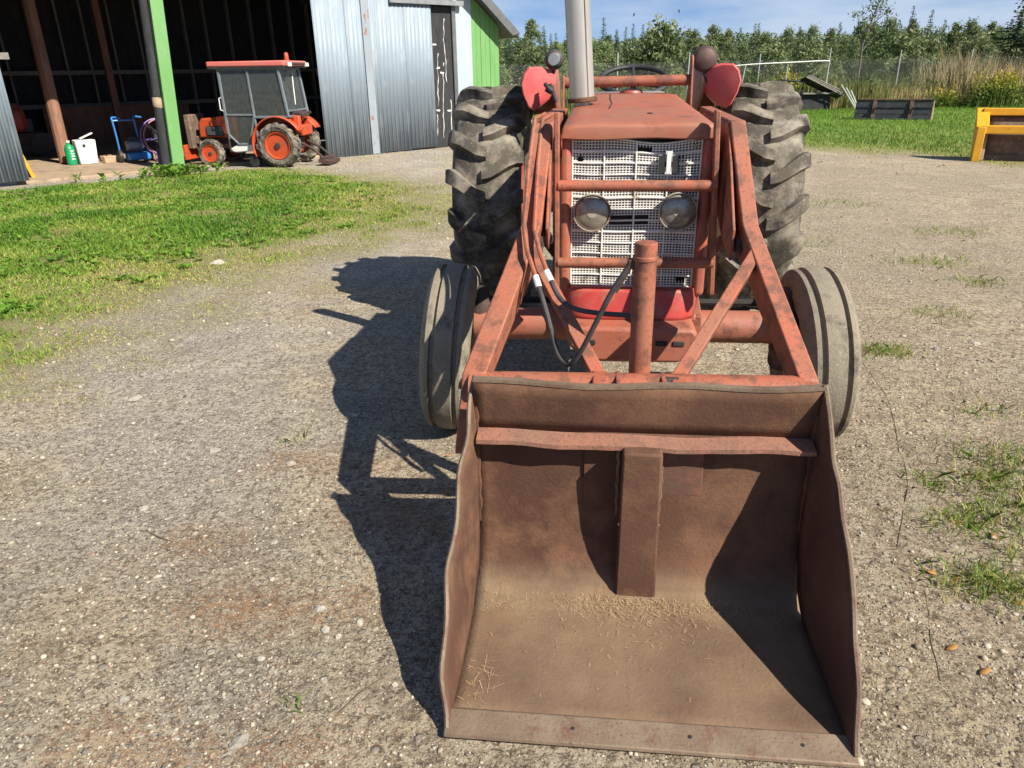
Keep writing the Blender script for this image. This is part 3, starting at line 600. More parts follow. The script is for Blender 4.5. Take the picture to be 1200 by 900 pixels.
# black wiring bracket on the left fender
MB().tube([(-.50, 1.50, 1.535), (-.47, 1.48, 1.50), (-.455, 1.49, 1.49)], .014, 8).tube([(-.47, 1.49, 1.535), (-.43, 1.49, 1.43)], .012, 8).rbox((-.475, 1.495, 1.495), (.05, .03, .03), (0, .5, 0)).build('lamp_bracket', M['black'], fl)
for s, z, rad, mt, yy in ((-1, 1.667, .058, M['lampback'], 1.60), (1, 1.655, .073, M['lampbrown'], 1.60)):
    x = s*.452-(.012 if s > 0 else 0)
    la = MB().lathe([(-.055, 0), (-.053, rad*.4), (-.04, rad*.78), (-.012, rad), (.03, rad), (.034, rad*.9), (.036, 0)], 'y', 28, (x, yy, z)).build('work_lamp', mt, TR)
    MB().tube([(x, yy+.005, z-rad), (x+s*.03, yy, z-rad-.06), (x+s*.035, yy+.01, z-rad-.10)], .010, 8).build('lamp_stalk', M['black'], la)
    if s < 0: MB().lathe([(-.062, 0), (-.061, rad*.55), (-.052, rad*.62)], 'y', 24, (x, yy, z)).build('lamp_cap', M['grey'], la)

# bucket
BX0, BX1 = -.552, .482
prof = [(-1.80, .016), (-1.60, .014), (-1.45, .014), (-1.36, .014), (-1.31, .020), (-1.275, .040), (-1.245, .08), (-1.222, .14), (-1.205, .22), (-1.193, .36), (-1.187, .57)]
def bsheet(u, v):
    k = v*(len(prof)-1); i = min(int(k), len(prof)-2); t = k-i
    y = prof[i][0]*(1-t)+prof[i+1][0]*t; z = prof[i][1]*(1-t)+prof[i+1][1]*t
    z += .004*math.sin(u*9)*math.sin(v*6)*(v < .5); y += .006*math.sin(u*6.5+1)*(v > .5)
    return (BX0+(BX1-BX0)*u, y, z)
M['sheet'] = M['rust'].copy(); M['sheet'].name = 'rusty_sheet_with_floor_dust'
def add_dust(m):
    t = m.node_tree; n = t.nodes; l = t.links; b = n['Principled BSDF']; src = b.inputs['Base Color'].links[0].from_socket
    at = n.new('ShaderNodeAttribute'); at.attribute_name = 'dust'; no = n.new('ShaderNodeTexNoise'); no.inputs['Scale'].default_value = 3.5; no.inputs['Detail'].default_value = 9; no.inputs['Roughness'].default_value = .7
    co = n.new('ShaderNodeTexCoord'); l.new(co.outputs['Object'], no.inputs['Vector'])
    a = n.new('ShaderNodeMath'); a.operation = 'MULTIPLY_ADD'; a.inputs[1].default_value = 1.6; a.inputs[2].default_value = -.55; l.new(no.outputs[0], a.inputs[0])
    b2 = n.new('ShaderNodeMath'); b2.operation = 'ADD'; b2.use_clamp = True; l.new(a.outputs[0], b2.inputs[0]); b2.inputs[1].default_value = .30
    c = n.new('ShaderNodeMath'); c.operation = 'MULTIPLY'; c.use_clamp = True; l.new(b2.outputs[0], c.inputs[0]); l.new(at.outputs['Fac'], c.inputs[1])
    x = n.new('ShaderNodeMix'); x.data_type = 'RGBA'; l.new(c.outputs[0], x.inputs[0]); l.new(src, x.inputs[6]); x.inputs[7].default_value = (.265, .198, .125, 1)
    mp_ = n.new('ShaderNodeMapping'); mp_.inputs['Scale'].default_value = (55, 1.6, 4); l.new(co.outputs['Object'], mp_.inputs[0])
    sc_ = n.new('ShaderNodeTexNoise'); sc_.inputs['Scale'].default_value = 1.3; sc_.inputs['Detail'].default_value = 6; l.new(mp_.outputs[0], sc_.inputs['Vector'])
    mr_ = n.new('ShaderNodeMapRange'); mr_.inputs[1].default_value = .58; mr_.inputs[2].default_value = .66; mr_.inputs[4].default_value = .55; l.new(sc_.outputs[0], mr_.inputs[0])
    f_ = n.new('ShaderNodeMath'); f_.operation = 'MULTIPLY'; l.new(mr_.outputs[0], f_.inputs[0]); l.new(at.outputs['Fac'], f_.inputs[1])
    x2 = n.new('ShaderNodeMix'); x2.data_type = 'RGBA'; l.new(f_.outputs[0], x2.inputs[0]); l.new(x.outputs[2], x2.inputs[6]); x2.inputs[7].default_value = (.14, .085, .055, 1)
    no2 = n.new('ShaderNodeTexNoise'); no2.inputs['Scale'].default_value = 2.2; no2.inputs['Detail'].default_value = 7; l.new(co.outputs['Object'], no2.inputs['Vector'])
    mr2 = n.new('ShaderNodeMapRange'); mr2.inputs[1].default_value = .52; mr2.inputs[2].default_value = .60; mr2.inputs[4].default_value = .45; l.new(no2.outputs[0], mr2.inputs[0])
    f2 = n.new('ShaderNodeMath'); f2.operation = 'MULTIPLY'; l.new(mr2.outputs[0], f2.inputs[0]); l.new(at.outputs['Fac'], f2.inputs[1])
    x3 = n.new('ShaderNodeMix'); x3.data_type = 'RGBA'; l.new(f2.outputs[0], x3.inputs[0]); l.new(x2.outputs[2], x3.inputs[6]); x3.inputs[7].default_value = (.15, .098, .066, 1)
    l.new(x3.outputs[2], b.inputs['Base Color'])
add_dust(M['sheet'])
bk = MB().grid(bsheet, 30, 40).build('bucket', M['sheet'], TR, sharp=50, solid=.008)
da = bk.data.attributes.new('dust', 'FLOAT', 'POINT')
for i_, v_ in enumerate(bk.data.vertices):
    x_, y_, z_ = v_.co; da.data[i_].value = max(0, min(1, (.12-z_)/.08))*(.65+.35*math.exp(-((y_+1.34)/.08)**2))
MB().grid(lambda u, v: (BX0+(BX1-BX0)*u, -1.187-.02*v-.010*v*math.sin(u*7+.5)*math.sin(u*3.1), .57+.165*v-.012*math.sin(u*3.14)*v+.004*math.sin(u*13)*v), 30, 4).build('top_plate', M['rust'], bk, sharp=60, solid=.010)
def top_rim(u): return (BX0+(BX1-BX0)*u, -1.208-.010*math.sin(u*7+.5)*math.sin(u*3.1), .736-.012*math.sin(u*3.14)+.004*math.sin(u*13))
m = MB()
for i in range(24):
    a, b_ = Vector(top_rim(i/24)), Vector(top_rim((i+1)/24)); D = Vector((0, .03, -.004)); H_ = Vector((0, 0, .010)); m.add([a-Vector((0, .006, 0)), b_-Vector((0, .006, 0)), b_+D, a+D, a-Vector((0, .006, 0))+H_, b_-Vector((0, .006, 0))+H_, b_+D+H_, a+D+H_], [(0, 1, 5, 4), (2, 3, 7, 6), (4, 5, 6, 7), (3, 2, 1, 0)])
m.build('top_rim', M['edge'], bk)
# ledge: angle iron under the top plate, slightly bent
def ledge(i, n=20):
    u = i/n; return BX0+.010+(BX1-BX0-.02)*u, .560-.008*math.sin(u*3.1)+.003*math.sin(u*17)
m = MB()
for i in range(20):
    (xa, za), (xb, zb) = ledge(i), ledge(i+1); ya, yb = -1.252-.003*math.sin(i*1.7), -1.252-.003*math.sin((i+1)*1.7)
    m.add([(xa, ya, za), (xb, yb, zb), (xb, -1.19, zb+.014), (xa, -1.19, za+.014), (xa, ya, za-.014), (xb, yb, zb-.014), (xb, -1.19, zb-.004), (xa, -1.19, za-.004)],
          [(0, 1, 2, 3), (5, 4, 7, 6), (4, 5, 1, 0)]+([(4, 0, 3, 7)] if i == 0 else [])+([(1, 5, 6, 2)] if i == 19 else []))
m.build('ledge', M['ledge'], bk)
ch = MB().prism([(-.100, .012), (.030, .012), (.024, .552), (-.094, .552)], -1.295, -1.18, 'xz').build('back_channel', M['rust'], bk, .008)
MB().tube([(-.098+.126*k/12, -1.287-.002*math.sin(k*2.1), .30+.004*math.sin(k*1.3)) for k in range(13)], .005, 6).build('weld_bead', M['edge'], bk)
for xw in (-.102, .032):
    MB().tube([(xw+.002*math.sin(k*2.3), -1.203, .08+.47*k/24) for k in range(25)], [.005+.002*abs(math.sin(k*1.9)) for k in range(25)], 6).build('weld_bead', M['edge'], bk)
for xw in (BX0+.006, BX1-.006):
    MB().tube([(xw+.002*math.sin(k*1.7), -1.196, .20+.52*k/24) for k in range(25)], [.006+.002*abs(math.sin(k*2.1)) for k in range(25)], 6).build('weld_bead', M['rust'], bk)
MB().box(-.21, -.101, -1.204, -1.194, .10, .555).build('patch_plate', M['rust'], bk, .003)
MB().box(.026, .16, -1.203, -1.193, .36, .555).build('patch_plate', M['ledge2'], bk, .003)
def side(edge, xb, sgn, wav):
    """side plate: flared, wavy front edge with a thick rim"""
    back = [(-1.19, .735), (-1.19, .40), (-1.205, .18), (-1.26, .068), (-1.37, .016), (-1.84, .008)]
    E_ = catmull(edge, 5); rows = len(E_)
    for k, p in enumerate(E_):
        q = wav*math.sin(k*1.15)*(.3 if k < 4 or k > rows-5 else 1); p.y += q*.7; p.z -= q*.7; p.x += sgn*wav*.8*math.sin(k*.8)
    vs_ = []
    for k in range(rows):
        t = k/(rows-1)*(len(back)-1); i = min(int(t), len(back)-2); f_ = t-i
        b0 = Vector((xb, back[i][0]*(1-f_)+back[i+1][0]*f_, back[i][1]*(1-f_)+back[i+1][1]*f_))
        for j in range(7):
            g = j/6; p = b0.lerp(E_[k], g); p.x = xb+(E_[k].x-xb)*g**1.6+.002*math.sin(k*.5+j); vs_.append(p)
    fs = [(k*7+j, k*7+j+1, (k+1)*7+j+1, (k+1)*7+j) for k in range(rows-1) for j in range(6)]
    MB().add(vs_, fs).build('side_plate', M['rust'], bk, sharp=60, solid=.012)
    MB().tube(E_, .0075, 6).build('side_rim', M['edge'], bk)
side([(-.552, -1.161, .735), (-.565, -1.258, .615), (-.58, -1.33, .475), (-.59, -1.463, .32), (-.588, -1.585, .256), (-.57, -1.751, .135), (-.555, -1.845, .016)], BX0, -1, .007)
side([(.482, -1.20, .75), (.497, -1.30, .60), (.508, -1.37, .50), (.515, -1.48, .40), (.515, -1.60, .27), (.50, -1.73, .16), (.487, -1.845, .02)], BX1, 1, .003)
MB().prism([(-1.868, .004), (-1.865, .016), (-1.79, .028), (-1.78, .020), (-1.79, .004)], BX0-.004, BX1+.006, 'yz').build('cutting_edge', M['edge'], bk, .003)
for x in (-.22, .08, .36):
    MB().lathe([(0, .0055), (.002, .005), (.0022, 0)], 'z', 10, (x, -1.825, .0222)).build('edge_hole_shade', M['dark'], bk)  # dark discs drawn for bolt holes, their inner shade put into the colour

# ------------------------------------------------------------------ barn (local x along the front, y inwards)
BR = thing('barn', 'open-fronted barn of grey corrugated sheet with green gable end', 'barn', (-6.15, 14.4, 0), math.atan2(.642, .767))
def zroof(s_): return 2.36+(8.1-s_)*.78 if s_ > 1 else 2.36+(s_+6.1)*.78
MB().box(-5.9, 7.7, 7.6, 7.7, -.1, 4.6).build('back_wall', M['tar'], BR)
MB().box(-5.9, -5.8, 0, 7.6, -.1, 2.5).build('side_wall', M['tar'], BR)
MB().box(7.66, 7.75, .02, 7.6, -.1, 2.55).build('side_wall', M['greenp'], BR)
MB().prism([(-4.2, 3.6), (6.4, 3.6), (6.4, 3.66), (1, 7.85)], .0, .08, 'xz').build('gable_wall', M['galv'], BR)
MB().prism([(-5.9, -.1), (-2.7, -.1), (-2.7, 3.6), (-4.2, 3.6), (-5.9, 2.45)], .0, .08, 'xz').build('front_wall', M['galv'], BR)
for a, b_ in ((1, 8.12), (1, -6.12)):
    d = .12
    MB().prism([(a, zroof(1)+.02), (b_, zroof(8.1)+.0), (b_, zroof(8.1)+d), (a, zroof(1)+d+.06)], -.38, 8.0, 'xz').build('roof', M['roof'], BR)
MB().prism([(8.12, 2.36+.10), (7.9, 2.40), (4.5, 5.05), (4.5, 5.30)], -.41, -.383, 'xz').build('barge_board', M['roof'], BR)
# right part of the front: door panels, dark hatch, white strip, green boards
def corr(width, height, pitch=.10, depth=.012):
    m = MB(); prof_ = []; x = 0
    while x < width-1e-6:
        for dx, dy in ((0, 0), (.30, 0), (.42, -1), (.58, -1), (.70, 0)):
            if x+dx*pitch <= width: prof_.append((x+dx*pitch, dy*depth))
        x += pitch
    prof_.append((width, 0)); n = len(prof_)
    m.add([(p[0], p[1], 0) for p in prof_]+[(p[0], p[1], height) for p in prof_], [(i, i+1, n+i+1, n+i) for i in range(n-1)])
    return m
BD = MB().box(2.93, 5.75, -.105, -.06, .02, .14).box(2.93, 5.75, -.105, -.06, 1.6, 1.72).box(2.93, 5.75, -.105, -.06, 3.2, 3.35).build('barn_door', M['grayplank'], BR)
for k in range(4):
    sh = corr(.72, 3.45).build('metal_sheet', M['galv'], BD, sharp=20, solid=.003)
    sh.location = (2.93+k*.705, -.13-.006*(k % 2), -.05+.03*k); sh.rotation_euler = (0, 0, R(random.uniform(-.5, .5)))
for k in range(4):
    for z in (.08, .85, 1.66, 2.45):
        m = MB()
        for q in range(7): m.lathe([(-.004, 0), (-.003, .006), (.003, .006)], 'y', 6, (2.93+k*.705+.05+q*.10, -.134-.006*(k % 2), z))
        m.build('screw_row', M['rust'], BD)
MB().box(4.02, 4.20, -.165, -.158, .0, 3.4).build('seam_strip', M['seamrust'], BD)
MB().box(4.7, 6.62, -.22, -.10, 2.99, 3.09).build('door_track', M['grey'], BR)
MB().box(5.74, 6.42, -.05, .0, .0, 2.97).build('dark_hatch', M['tar'], BR)
rnd = random.Random(5)
for (x, z0, z1) in ((5.84, .25, .75), (5.90, .9, 2.1), (6.18, 1.4, 2.75), (6.02, .2, 1.6), (6.25, .3, 1.1), (5.8, 1.3, 2.2), (6.1, 1.75, 1.9)):
    m = MB(); px = x; zz = z0; pts = []
    while zz < z1: pts.append((px, zz, rnd.uniform(.002, .010))); px += rnd.uniform(-.018, .018); zz += rnd.uniform(.05, .12)
    m.add([(p[0]-p[2], -.053, p[1]) for p in pts]+[(p[0]+p[2], -.053, p[1]) for p in pts], [(i, i+1, len(pts)+i+1, len(pts)+i) for i in range(len(pts)-1)])
    m.build('paint_drip', M['white'], BR, solid=.003)
for x, z in ((5.95, 1.72), (5.88, 2.2), (6.05, 1.62), (5.9, .82), (6.2, .8)):
    MB().prism([(x+rnd.uniform(.03, .10)*math.cos(t), z+rnd.uniform(.008, .03)*math.sin(t)) for t in [2*math.pi*k/9 for k in range(9)]], -.056, -.050, 'xz').build('paint_splash', M['white'], BR)
MB().box(6.42, 6.93, -.06, .02, -.05, 3.22).build('white_panel', M['whitep'], BR)
MB().box(6.36, 6.46, -.10, -.062, 0, 3.0).build('hatch_jamb', M['roof'], BR)
for k in range(6):
    a = 6.935+k*.138; MB().prism([(a, -.05), (a+.132, -.05), (a+.132, zroof(a+.132)-.02), (a, zroof(a)-.02)], -.045+.004*(k % 2), .0, 'xz').build('green_board', M['greenp'], BR, .004)
MB().box(6.92, 7.76, .0, .03, -.05, 2.4).build('board_backing', M['greenp'], BR)
# centre post: green jamb with a tarred pole behind it
MB().add([(-.20, -.09, -.05), (.02, -.09, -.05), (.02, .05, -.05), (-.20, .05, -.05), (-.02, -.09, 3.65), (.20, -.09, 3.65), (.20, .05, 3.65), (-.02, .05, 3.65)],
         [(3, 2, 1, 0), (4, 5, 6, 7), (0, 1, 5, 4), (1, 2, 6, 5), (2, 3, 7, 6), (3, 0, 4, 7)]).build('green_post', M['greenp'], BR, .01)
MB().tube([(-.25, .10, -.05), (-.21, .10, .8), (-.175, .10, 1.5), (-.075, .10, 3.6)], [.10, .095, .09, .08], 12).build('tarred_pole', M['tar'], BR)
MB().lathe([(-.10, .088), (-.05, .100), (.05, .098), (.09, .088)], 'z', 12, (-.19, .098, 1.2)).build('torn_wrap', M['plank'], BR)
# floor and its sill
MB().box(-2.72, 2.9, .06, 7.6, -.1, .045).build('earth_floor', mat('barn_earth', (.36, .265, .18), (.28, .20, .135), .95, 0, 2.5, rust=(.17, .13, .095), rust_at=.58, rust_scale=4, bump=.4, bump_scale=30), BR, .02)
MB().box(2.9, 7.6, .1, 7.6, -.1, .02).build('earth_floor', M['stud'], BR)
# framing: studs along the back and left walls, girts, inner posts
for k in range(22):
    x = -5.6+k*.61+rnd.uniform(-.04, .04); MB().box(x, x+.05, 7.44, 7.59, .0, 4.3).build('stud', M['stud'], BR)
for z in (.95, 1.72):
    MB().box(-5.8, 7.6, 7.38, 7.43, z, z+.10).build('girt', M['stud'], BR)
for k in range(11):
    y = .5+k*.64; MB().box(-5.79, -5.65, y, y+.05, 0, 2.5).build('stud', M['stud'], BR)
MB().tube([(-1.42, 2.75, .0), (-1.40, 2.75, 4.4)], [.125, .105], 10).build('pole', M['post'], BR)
MB().box(.55, .70, 6.4, 6.55, 0, 4.2).build('pole', M['post'], BR)
MB().box(-4.0, -3.85, 6.2, 6.35, 0, 4.2).build('pole', M['post'], BR)
MB().box(-.9, 2.6, 7.1, 7.14, 0, .98).build('plywood_panel', M['post'], BR)
MB().box(-5.2, -1.2, 7.0, 7.2, 0, .75).build('feed_bunk', M['stud'], BR)
MB().box(-3.4, -2.30, .30, .42, 1.93, 2.03).build('beam', M['grayplank'], BR)
MB().box(-2.62, -2.50, .30, .42, 0, 1.93).build('beam_post', M['grayplank'], BR)
MB().bar([(-2.56, .36, 1.55), (-2.56, .2, 1.55)], .04, .04).build('beam_block', M['grayplank'], BR)
# left sliding door
LD = thing('sliding_door', 'grey corrugated barn door hanging at the edge of the dark opening', 'door', (-6.15, 14.4, 0), math.atan2(.642, .767))
for k in range(4):
    sh = corr(.72, 3.4).build('metal_sheet', M['galv'], LD, sharp=20, solid=.003); sh.location = (-5.36+k*.705, -.13-.006*(k % 2), .07)
MB().box(-5.36, -2.54, -.105, -.05, .10, .22).box(-5.36, -2.54, -.105, -.05, 1.7, 1.82).box(-5.36, -2.54, -.105, -.05, 3.2, 3.32).build('door_rail', M['grayplank'], LD)
MB().box(-5.4, -2.5, -.16, .02, 3.45, 3.53).build('door_track', M['grey'], LD)

def bw(s_, n_, z=0): return (-6.15+.767*s_-.642*n_, 14.4+.642*s_+.767*n_, z)
BA = math.atan2(.642, .767)
# things standing just inside the opening
j = thing('jug', 'tall green plastic jug standing beside a white pail', 'jug', bw(-1.40, 2.25, .045), BA)
MB().lathe([(0, .085), (.01, .095), (.30, .095), (.36, .075), (.40, .03), (.43, .03)], 'z', 20).build('jug_body', M['green'], j)
MB().lathe([(.425, .035), (.46, .035), (.462, 0)], 'z', 14).build('jug_cap', M['pail'], j)
for k in range(4): MB().rbox((.02, -.0955, .12+.05*k), (.055, .006, .022), (0, .1*(-1)**k, 0)).build('print_mark', M['pail'], j)
p = thing('pail', 'square white plastic container with its lid ajar', 'container', bw(-1.12, 2.25, .045), BA)
MB().add([(-.16, -.14, 0), (.16, -.14, 0), (.16, .14, 0), (-.16, .14, 0), (-.185, -.16, .46), (.185, -.16, .46), (.185, .16, .46), (-.185, .16, .46)], [(3, 2, 1, 0), (4, 5, 6, 7), (0, 1, 5, 4), (1, 2, 6, 5), (2, 3, 7, 6), (3, 0, 4, 7)]).build('pail_body', M['pail'], p, .02)
MB().rbox((.06, 0, .53), (.26, .10, .02), (0, R(-22), 0)).build('pail_lid', M['pail'], p)
MB().lathe([(-.012, 0), (-.01, .03), (.01, .03)], 'y', 12, (-.04, -.158, .36)).build('spout', M['black'], p)
o = MB().box(-.16, .14, -.05, .06, 0, .13).build('wood_block', M['plank'], None, .01); o.location = bw(-.72, 2.1, .045); o.rotation_euler.z = BA+.3
tag(o, 'short offcut of bare timber lying by the white container', 'wood')
o = MB().tube([(-.22, 0, .06), (.2, .05, .07)], .055, 10).build('log', M['post'], None); o.location = bw(-.62, 2.5, .045); o.rotation_euler.z = BA
tag(o, 'short reddish brown log lying behind the timber offcut', 'wood')
# blue hand cart with a pump on it
c = thing('pump_cart', 'blue tubular hand cart carrying a small grey pump', 'cart', bw(-.30, 1.75, .045), BA)
for x in (-.27, .13):
    MB().tube(catmull([(x, .18, .12), (x-.02, .12, .5), (x-.04, .10, .78), (x-.02, .16, .86), (x+.14, .25, .84)]), .018, 8).build('handle_tube', M['blue'], c)
MB().tube([(-.29, .15, .8), (.11, .15, .8)], .016, 8).build('cross_tube', M['blue'], c)
MB().box(-.2, .22, -.16, .16, .05, .19).build('tray', M['blue'], c, .03)
MB().lathe([(-.16, 0), (-.16, .10), (.05, .10), (.05, .07), (.15, .07), (.15, 0)], 'x', 16, (.0, .05, .32)).build('pump', M['grey'], c)
MB().box(-.1, .08, -.02, .14, .4, .5).build('fuel_tank', M['black'], c, .02)
for x in (-.28, .28):
    MB().lathe([(-.03, .05), (-.03, .12), (.03, .12), (.03, .05)], 'x', 20, (x, .15, .12)).build('cart_wheel', M['black'], c)
# hose reel
h = thing('hose_reel', 'spoked hose reel with pink rim and purple hub on a low stand', 'reel', bw(.12, 1.45, .045), BA)
for y in (-.11, .11):
    MB().lathe([(.014*math.cos(t)+y, .34+.014*math.sin(t)) for t in [2*math.pi*k/8 for k in range(8)]], 'y', 36, (0, 0, .48), close=True).build('reel_rim', M['pink'] if y < 0 else M['purple'], h)
    for k in range(6):
        t = R(60*k+12); MB().tube([(0, y, .48), (.34*math.cos(t), y, .48+.34*math.sin(t))], .009, 6).build('reel_spoke', M['purple'] if k % 2 else M['black'], h)
MB().tube([(0, -.2, .48), (0, .16, .48)], .04, 12).build('reel_hub', M['purple'], h)
MB().tube([(-.14, -.19, .03), (-.02, -.19, .48), (.14, -.19, .03)], .013, 8).tube([(-.14, .16, .03), (0, .16, .48), (.14, .16, .03)], .013, 8).tube([(-.14, -.19, .03), (-.14, .16, .03)], .013, 8).tube([(.14, -.19, .03), (.14, .16, .03)], .013, 8).build('reel_stand', M['pink'], h)
MB().lathe([(-.08, .14), (.08, .14), (.08, 0)], 'y', 20, (0, 0, .48)).build('wound_hose', M['black'], h)
j = thing('blue_jug', 'small dark blue jug standing at the foot of the green post', 'jug', bw(-.05, .9, .045), BA)
MB().lathe([(0, .10), (.01, .11), (.22, .11), (.28, .08), (.30, .035), (.34, .035), (.342, 0)], 'z', 18).build('jug_body', M['jugblue'], j)
MB().lathe([(.34, .04), (.37, .04), (.372, 0)], 'z', 14).build('jug_cap', M['pail'], j)
# dim machine in the shade at the left, yellow board by the left door
c = thing('old_mower', 'red round machine standing dim in the shade of the barn', 'machine', bw(-1.9, 5.2, .045), BA)
MB().lathe([(-.3, 0), (-.3, .3), (-.1, .36), (.2, .33), (.3, .2), (.3, 0)], 'x', 20, (0, 0, .78)).build('drum', M['bright'], c)
MB().box(-.5, .6, -.35, .35, .25, .5).build('machine_frame', M['engine'], c, .03)
for x in (-.4, .5):
    MB().lathe([(-.4, 0), (-.4, .25), (-.28, .25), (-.28, 0)], 'y', 20, (x, 0, .25)).build('machine_wheel', M['black'], c)
c = MB().rbox((0, 0, .33), (.06, .5, .7), (0, R(-14), 0)).build('yellow_board', M['yellow'], None, .01); c.location = bw(-2.45, .75, .045); c.rotation_euler.z = BA
tag(c, 'yellow board leaning at the edge of the grey barn door', 'board')

# ------------------------------------------------------------------ compact orange tractor (local -x is its front, y away from the yard)
KT = thing('compact_tractor', 'small orange tractor with glazed cab and amber beacon parked at the barn mouth', 'tractor', (-4.33, 14.62, 0), R(-8))
def lug_wheel(R_, w_, n, lh):
    m = MB(); h = w_/2
    m.lathe([(-h*.55, R_*.58), (-h*.9, R_*.66), (-h, R_*.82), (-h*.75, R_*.93), (0, R_*.95), (h*.75, R_*.93), (h, R_*.82), (h*.9, R_*.66), (h*.55, R_*.58)], 'y', 36, close=True)
    for sd_ in (1, -1):
        for k in range(n):
            t0 = 2*math.pi*(k+(.5 if sd_ < 0 else 0))/n; vs_ = []
            for (yy, rr_, dt) in ((-.02, .95, 0), (.5, .945, .12), (.85, .90, .2), (1.0, .80, .24)):
                for dw, hh in ((-.5, -.01), (-.42, lh), (.42, lh), (.5, -.01)):
                    t = t0+dt+dw*.16; r_ = R_*(rr_+(hh if yy < .9 else hh*.3)); vs_.append((r_*math.cos(t), sd_*(yy*h+(.008 if yy > .9 and hh > 0 else 0)), r_*math.sin(t)))
            m.add(vs_, [(0, 1, 2, 3), (15, 14, 13, 12)]+[(4*i+q, 4*i+4+q, 4*i+5+q, 4*i+1+q) for i in range(3) for q in range(3)])
    return m.mesh('tyre', 40)
def dish(R_, w_):
    h = w_/2; return MB().lathe([(-h*.6, R_*.62), (-h*.85, R_*.60), (-h*.8, R_*.55), (-h*.2, R_*.50), (-h*.15, R_*.22), (-h*.6, R_*.18), (-h*.62, 0)], 'y', 28)
for nm, R_, w_, x, ys, nl in (('rear_wheel', .41, .26, 0, (0, .98), 15), ('front_wheel', .265, .18, -1.43, (.06, .92), 13)):
    tm = lug_wheel(R_, w_, nl, .055); dm = dish(R_, w_).mesh(nm); dm.materials.append(M['orange'])
    for k, y in enumerate(ys):
        wo = put(nm, dm, M['orange'], KT, (x, y, R_-.012), (0, 0, math.pi*k)); put('tyre', tm, M['tyre'], wo)
        MB().lathe([(-.11 if R_ > .3 else -.075, 0), (-.105 if R_ > .3 else -.07, R_*.13), (-.02, R_*.14)], 'y', 12).build('hub', M['engine'], wo)
MB().box(-1.60, .25, .33, .65, .30, .52).box(-1.0, .15, .25, .73, .28, .48).build('chassis', M['engine'], KT, .02)
MB().tube([(0, .1, .40), (0, .88, .40)], .07, 12).build('rear_axle', M['engine'], KT)
MB().tube([(-1.43, .12, .26), (-1.43, .86, .26)], .045, 10).build('front_axle', M['engine'], KT)
# bonnet with black slatted side
bo = MB().prism([(-1.74, .52), (-1.72, .80), (-1.66, .875), (-1.30, .905), (-1.02, .93), (-1.02, .52)], .26, .72, 'xz').build('bonnet', M['orange'], KT, .03, seg=3)
MB().box(-1.56, -1.22, .235, .262, .56, .735).build('side_grille', M['black'], bo, .01)
for k in range(4):
    MB().box(-1.55, -1.23, .226, .236, .585+.037*k, .60+.037*k).build('grille_slat', M['cabframe'], bo)
MB().prism([(-1.765, .55), (-1.745, .78), (-1.735, .78), (-1.735, .55)], .30, .68, 'xz').build('front_grille', M['black'], bo)
MB().box(-1.02, -.96, .22, .76, .44, .95).build('cowl', M['orange'], KT, .015)
# front loader mount seen behind the post
MB().box(-1.98, -1.86, .2, .78, .32, .95).box(-1.90, -1.74, .3, .4, .4, .55).build('front_bracket', M['brown'], KT, .02)
MB().box(-2.04, -1.985, .1, .88, .12, .40).build('front_blade', M['orange'], KT, .01)
# cab: posts, sills, roof, panes
Y0, Y1 = .02, .96
for y in (Y0, Y1):
    for (a, b_, w_) in (((-1.0, .52), (-1.02, 1.76), .05), ((-.42, .50), (-.46, 1.76), .04), ((.24, .90), (.14, 1.76), .05)):
        MB().bar([(y, a[0], a[1]), (y, b_[0], b_[1])], .05, w_).mesh('x') if False else None
        m = MB().tube([(a[0], y, a[1]), (b_[0], y, b_[1])], w_*.62, 6); m.build('cab_post', M['cabframe'], KT)
    MB().tube([(-1.02, y, 1.74), (.14, y, 1.74)], .028, 6).build('cab_rail', M['cabframe'], KT)
    MB().tube([(-1.0, y, .945), (-.43, y, .94)], .022, 6).build('cab_rail', M['cabframe'], KT)
    MB().tube([(-.42, y, .90), (.23, y, .90)], .026, 6).build('cab_rail', M['cabframe'], KT)
    MB().tube([(-1.0, y, .60), (-.82, y, .42), (-.60, y, .42), (-.44, y, .92)], .022, 6).build('door_frame', M['cabframe'], KT)
    e = .004
    MB().prism([(-.985, .965), (-.45, .96), (-.48, 1.72), (-1.0, 1.72)], y-e, y+e, 'xz').build('door_pane', M['glass'], KT)
    MB().prism([(-.985, .925), (-.985, .62), (-.81, .44), (-.61, .44), (-.45, .90)], y-e, y+e, 'xz').build('lower_pane', M['glass'], KT)
    MB().prism([(-.40, .92), (.20, .92), (.115, 1.72), (-.44, 1.72)], y-e, y+e, 'xz').build('side_pane', M['glass'], KT)
MB().tube([(-1.02, Y0-.02, 1.02), (-1.07, Y0-.03, 1.04), (-1.07, Y0-.03, 1.24), (-1.02, Y0-.02, 1.26)], .010, 6).build('door_handle', M['pail'], KT)
MB().add([(.20, Y0+.06, 1.02), (.20, Y1-.06, 1.02), (.125, Y1-.06, 1.72), (.125, Y0+.06, 1.72), (.212, Y0+.06, 1.02), (.212, Y1-.06, 1.02), (.137, Y1-.06, 1.72), (.137, Y0+.06, 1.72)],
         [(3, 2, 1, 0), (4, 5, 6, 7), (0, 1, 5, 4), (1, 2, 6, 5), (2, 3, 7, 6), (3, 0, 4, 7)]).build('rear_pane', M['glass'], KT)
MB().box(-1.015, -1.005, Y0+.05, Y1-.05, .96, 1.72).build('windscreen', M['glass'], KT)
MB().tube([(.235, Y0, .90), (.235, Y1, .90)], .026, 6).tube([(.205, Y0, 1.0), (.205, Y1, 1.0)], .022, 6).tube([(.14, Y0, 1.74), (.14, Y1, 1.74)], .026, 6).build('cab_rail', M['cabframe'], KT)
MB().tube([(.155, .62, 1.66), (.20, .50, 1.1)], .010, 6).build('wiper', M['pail'], KT)
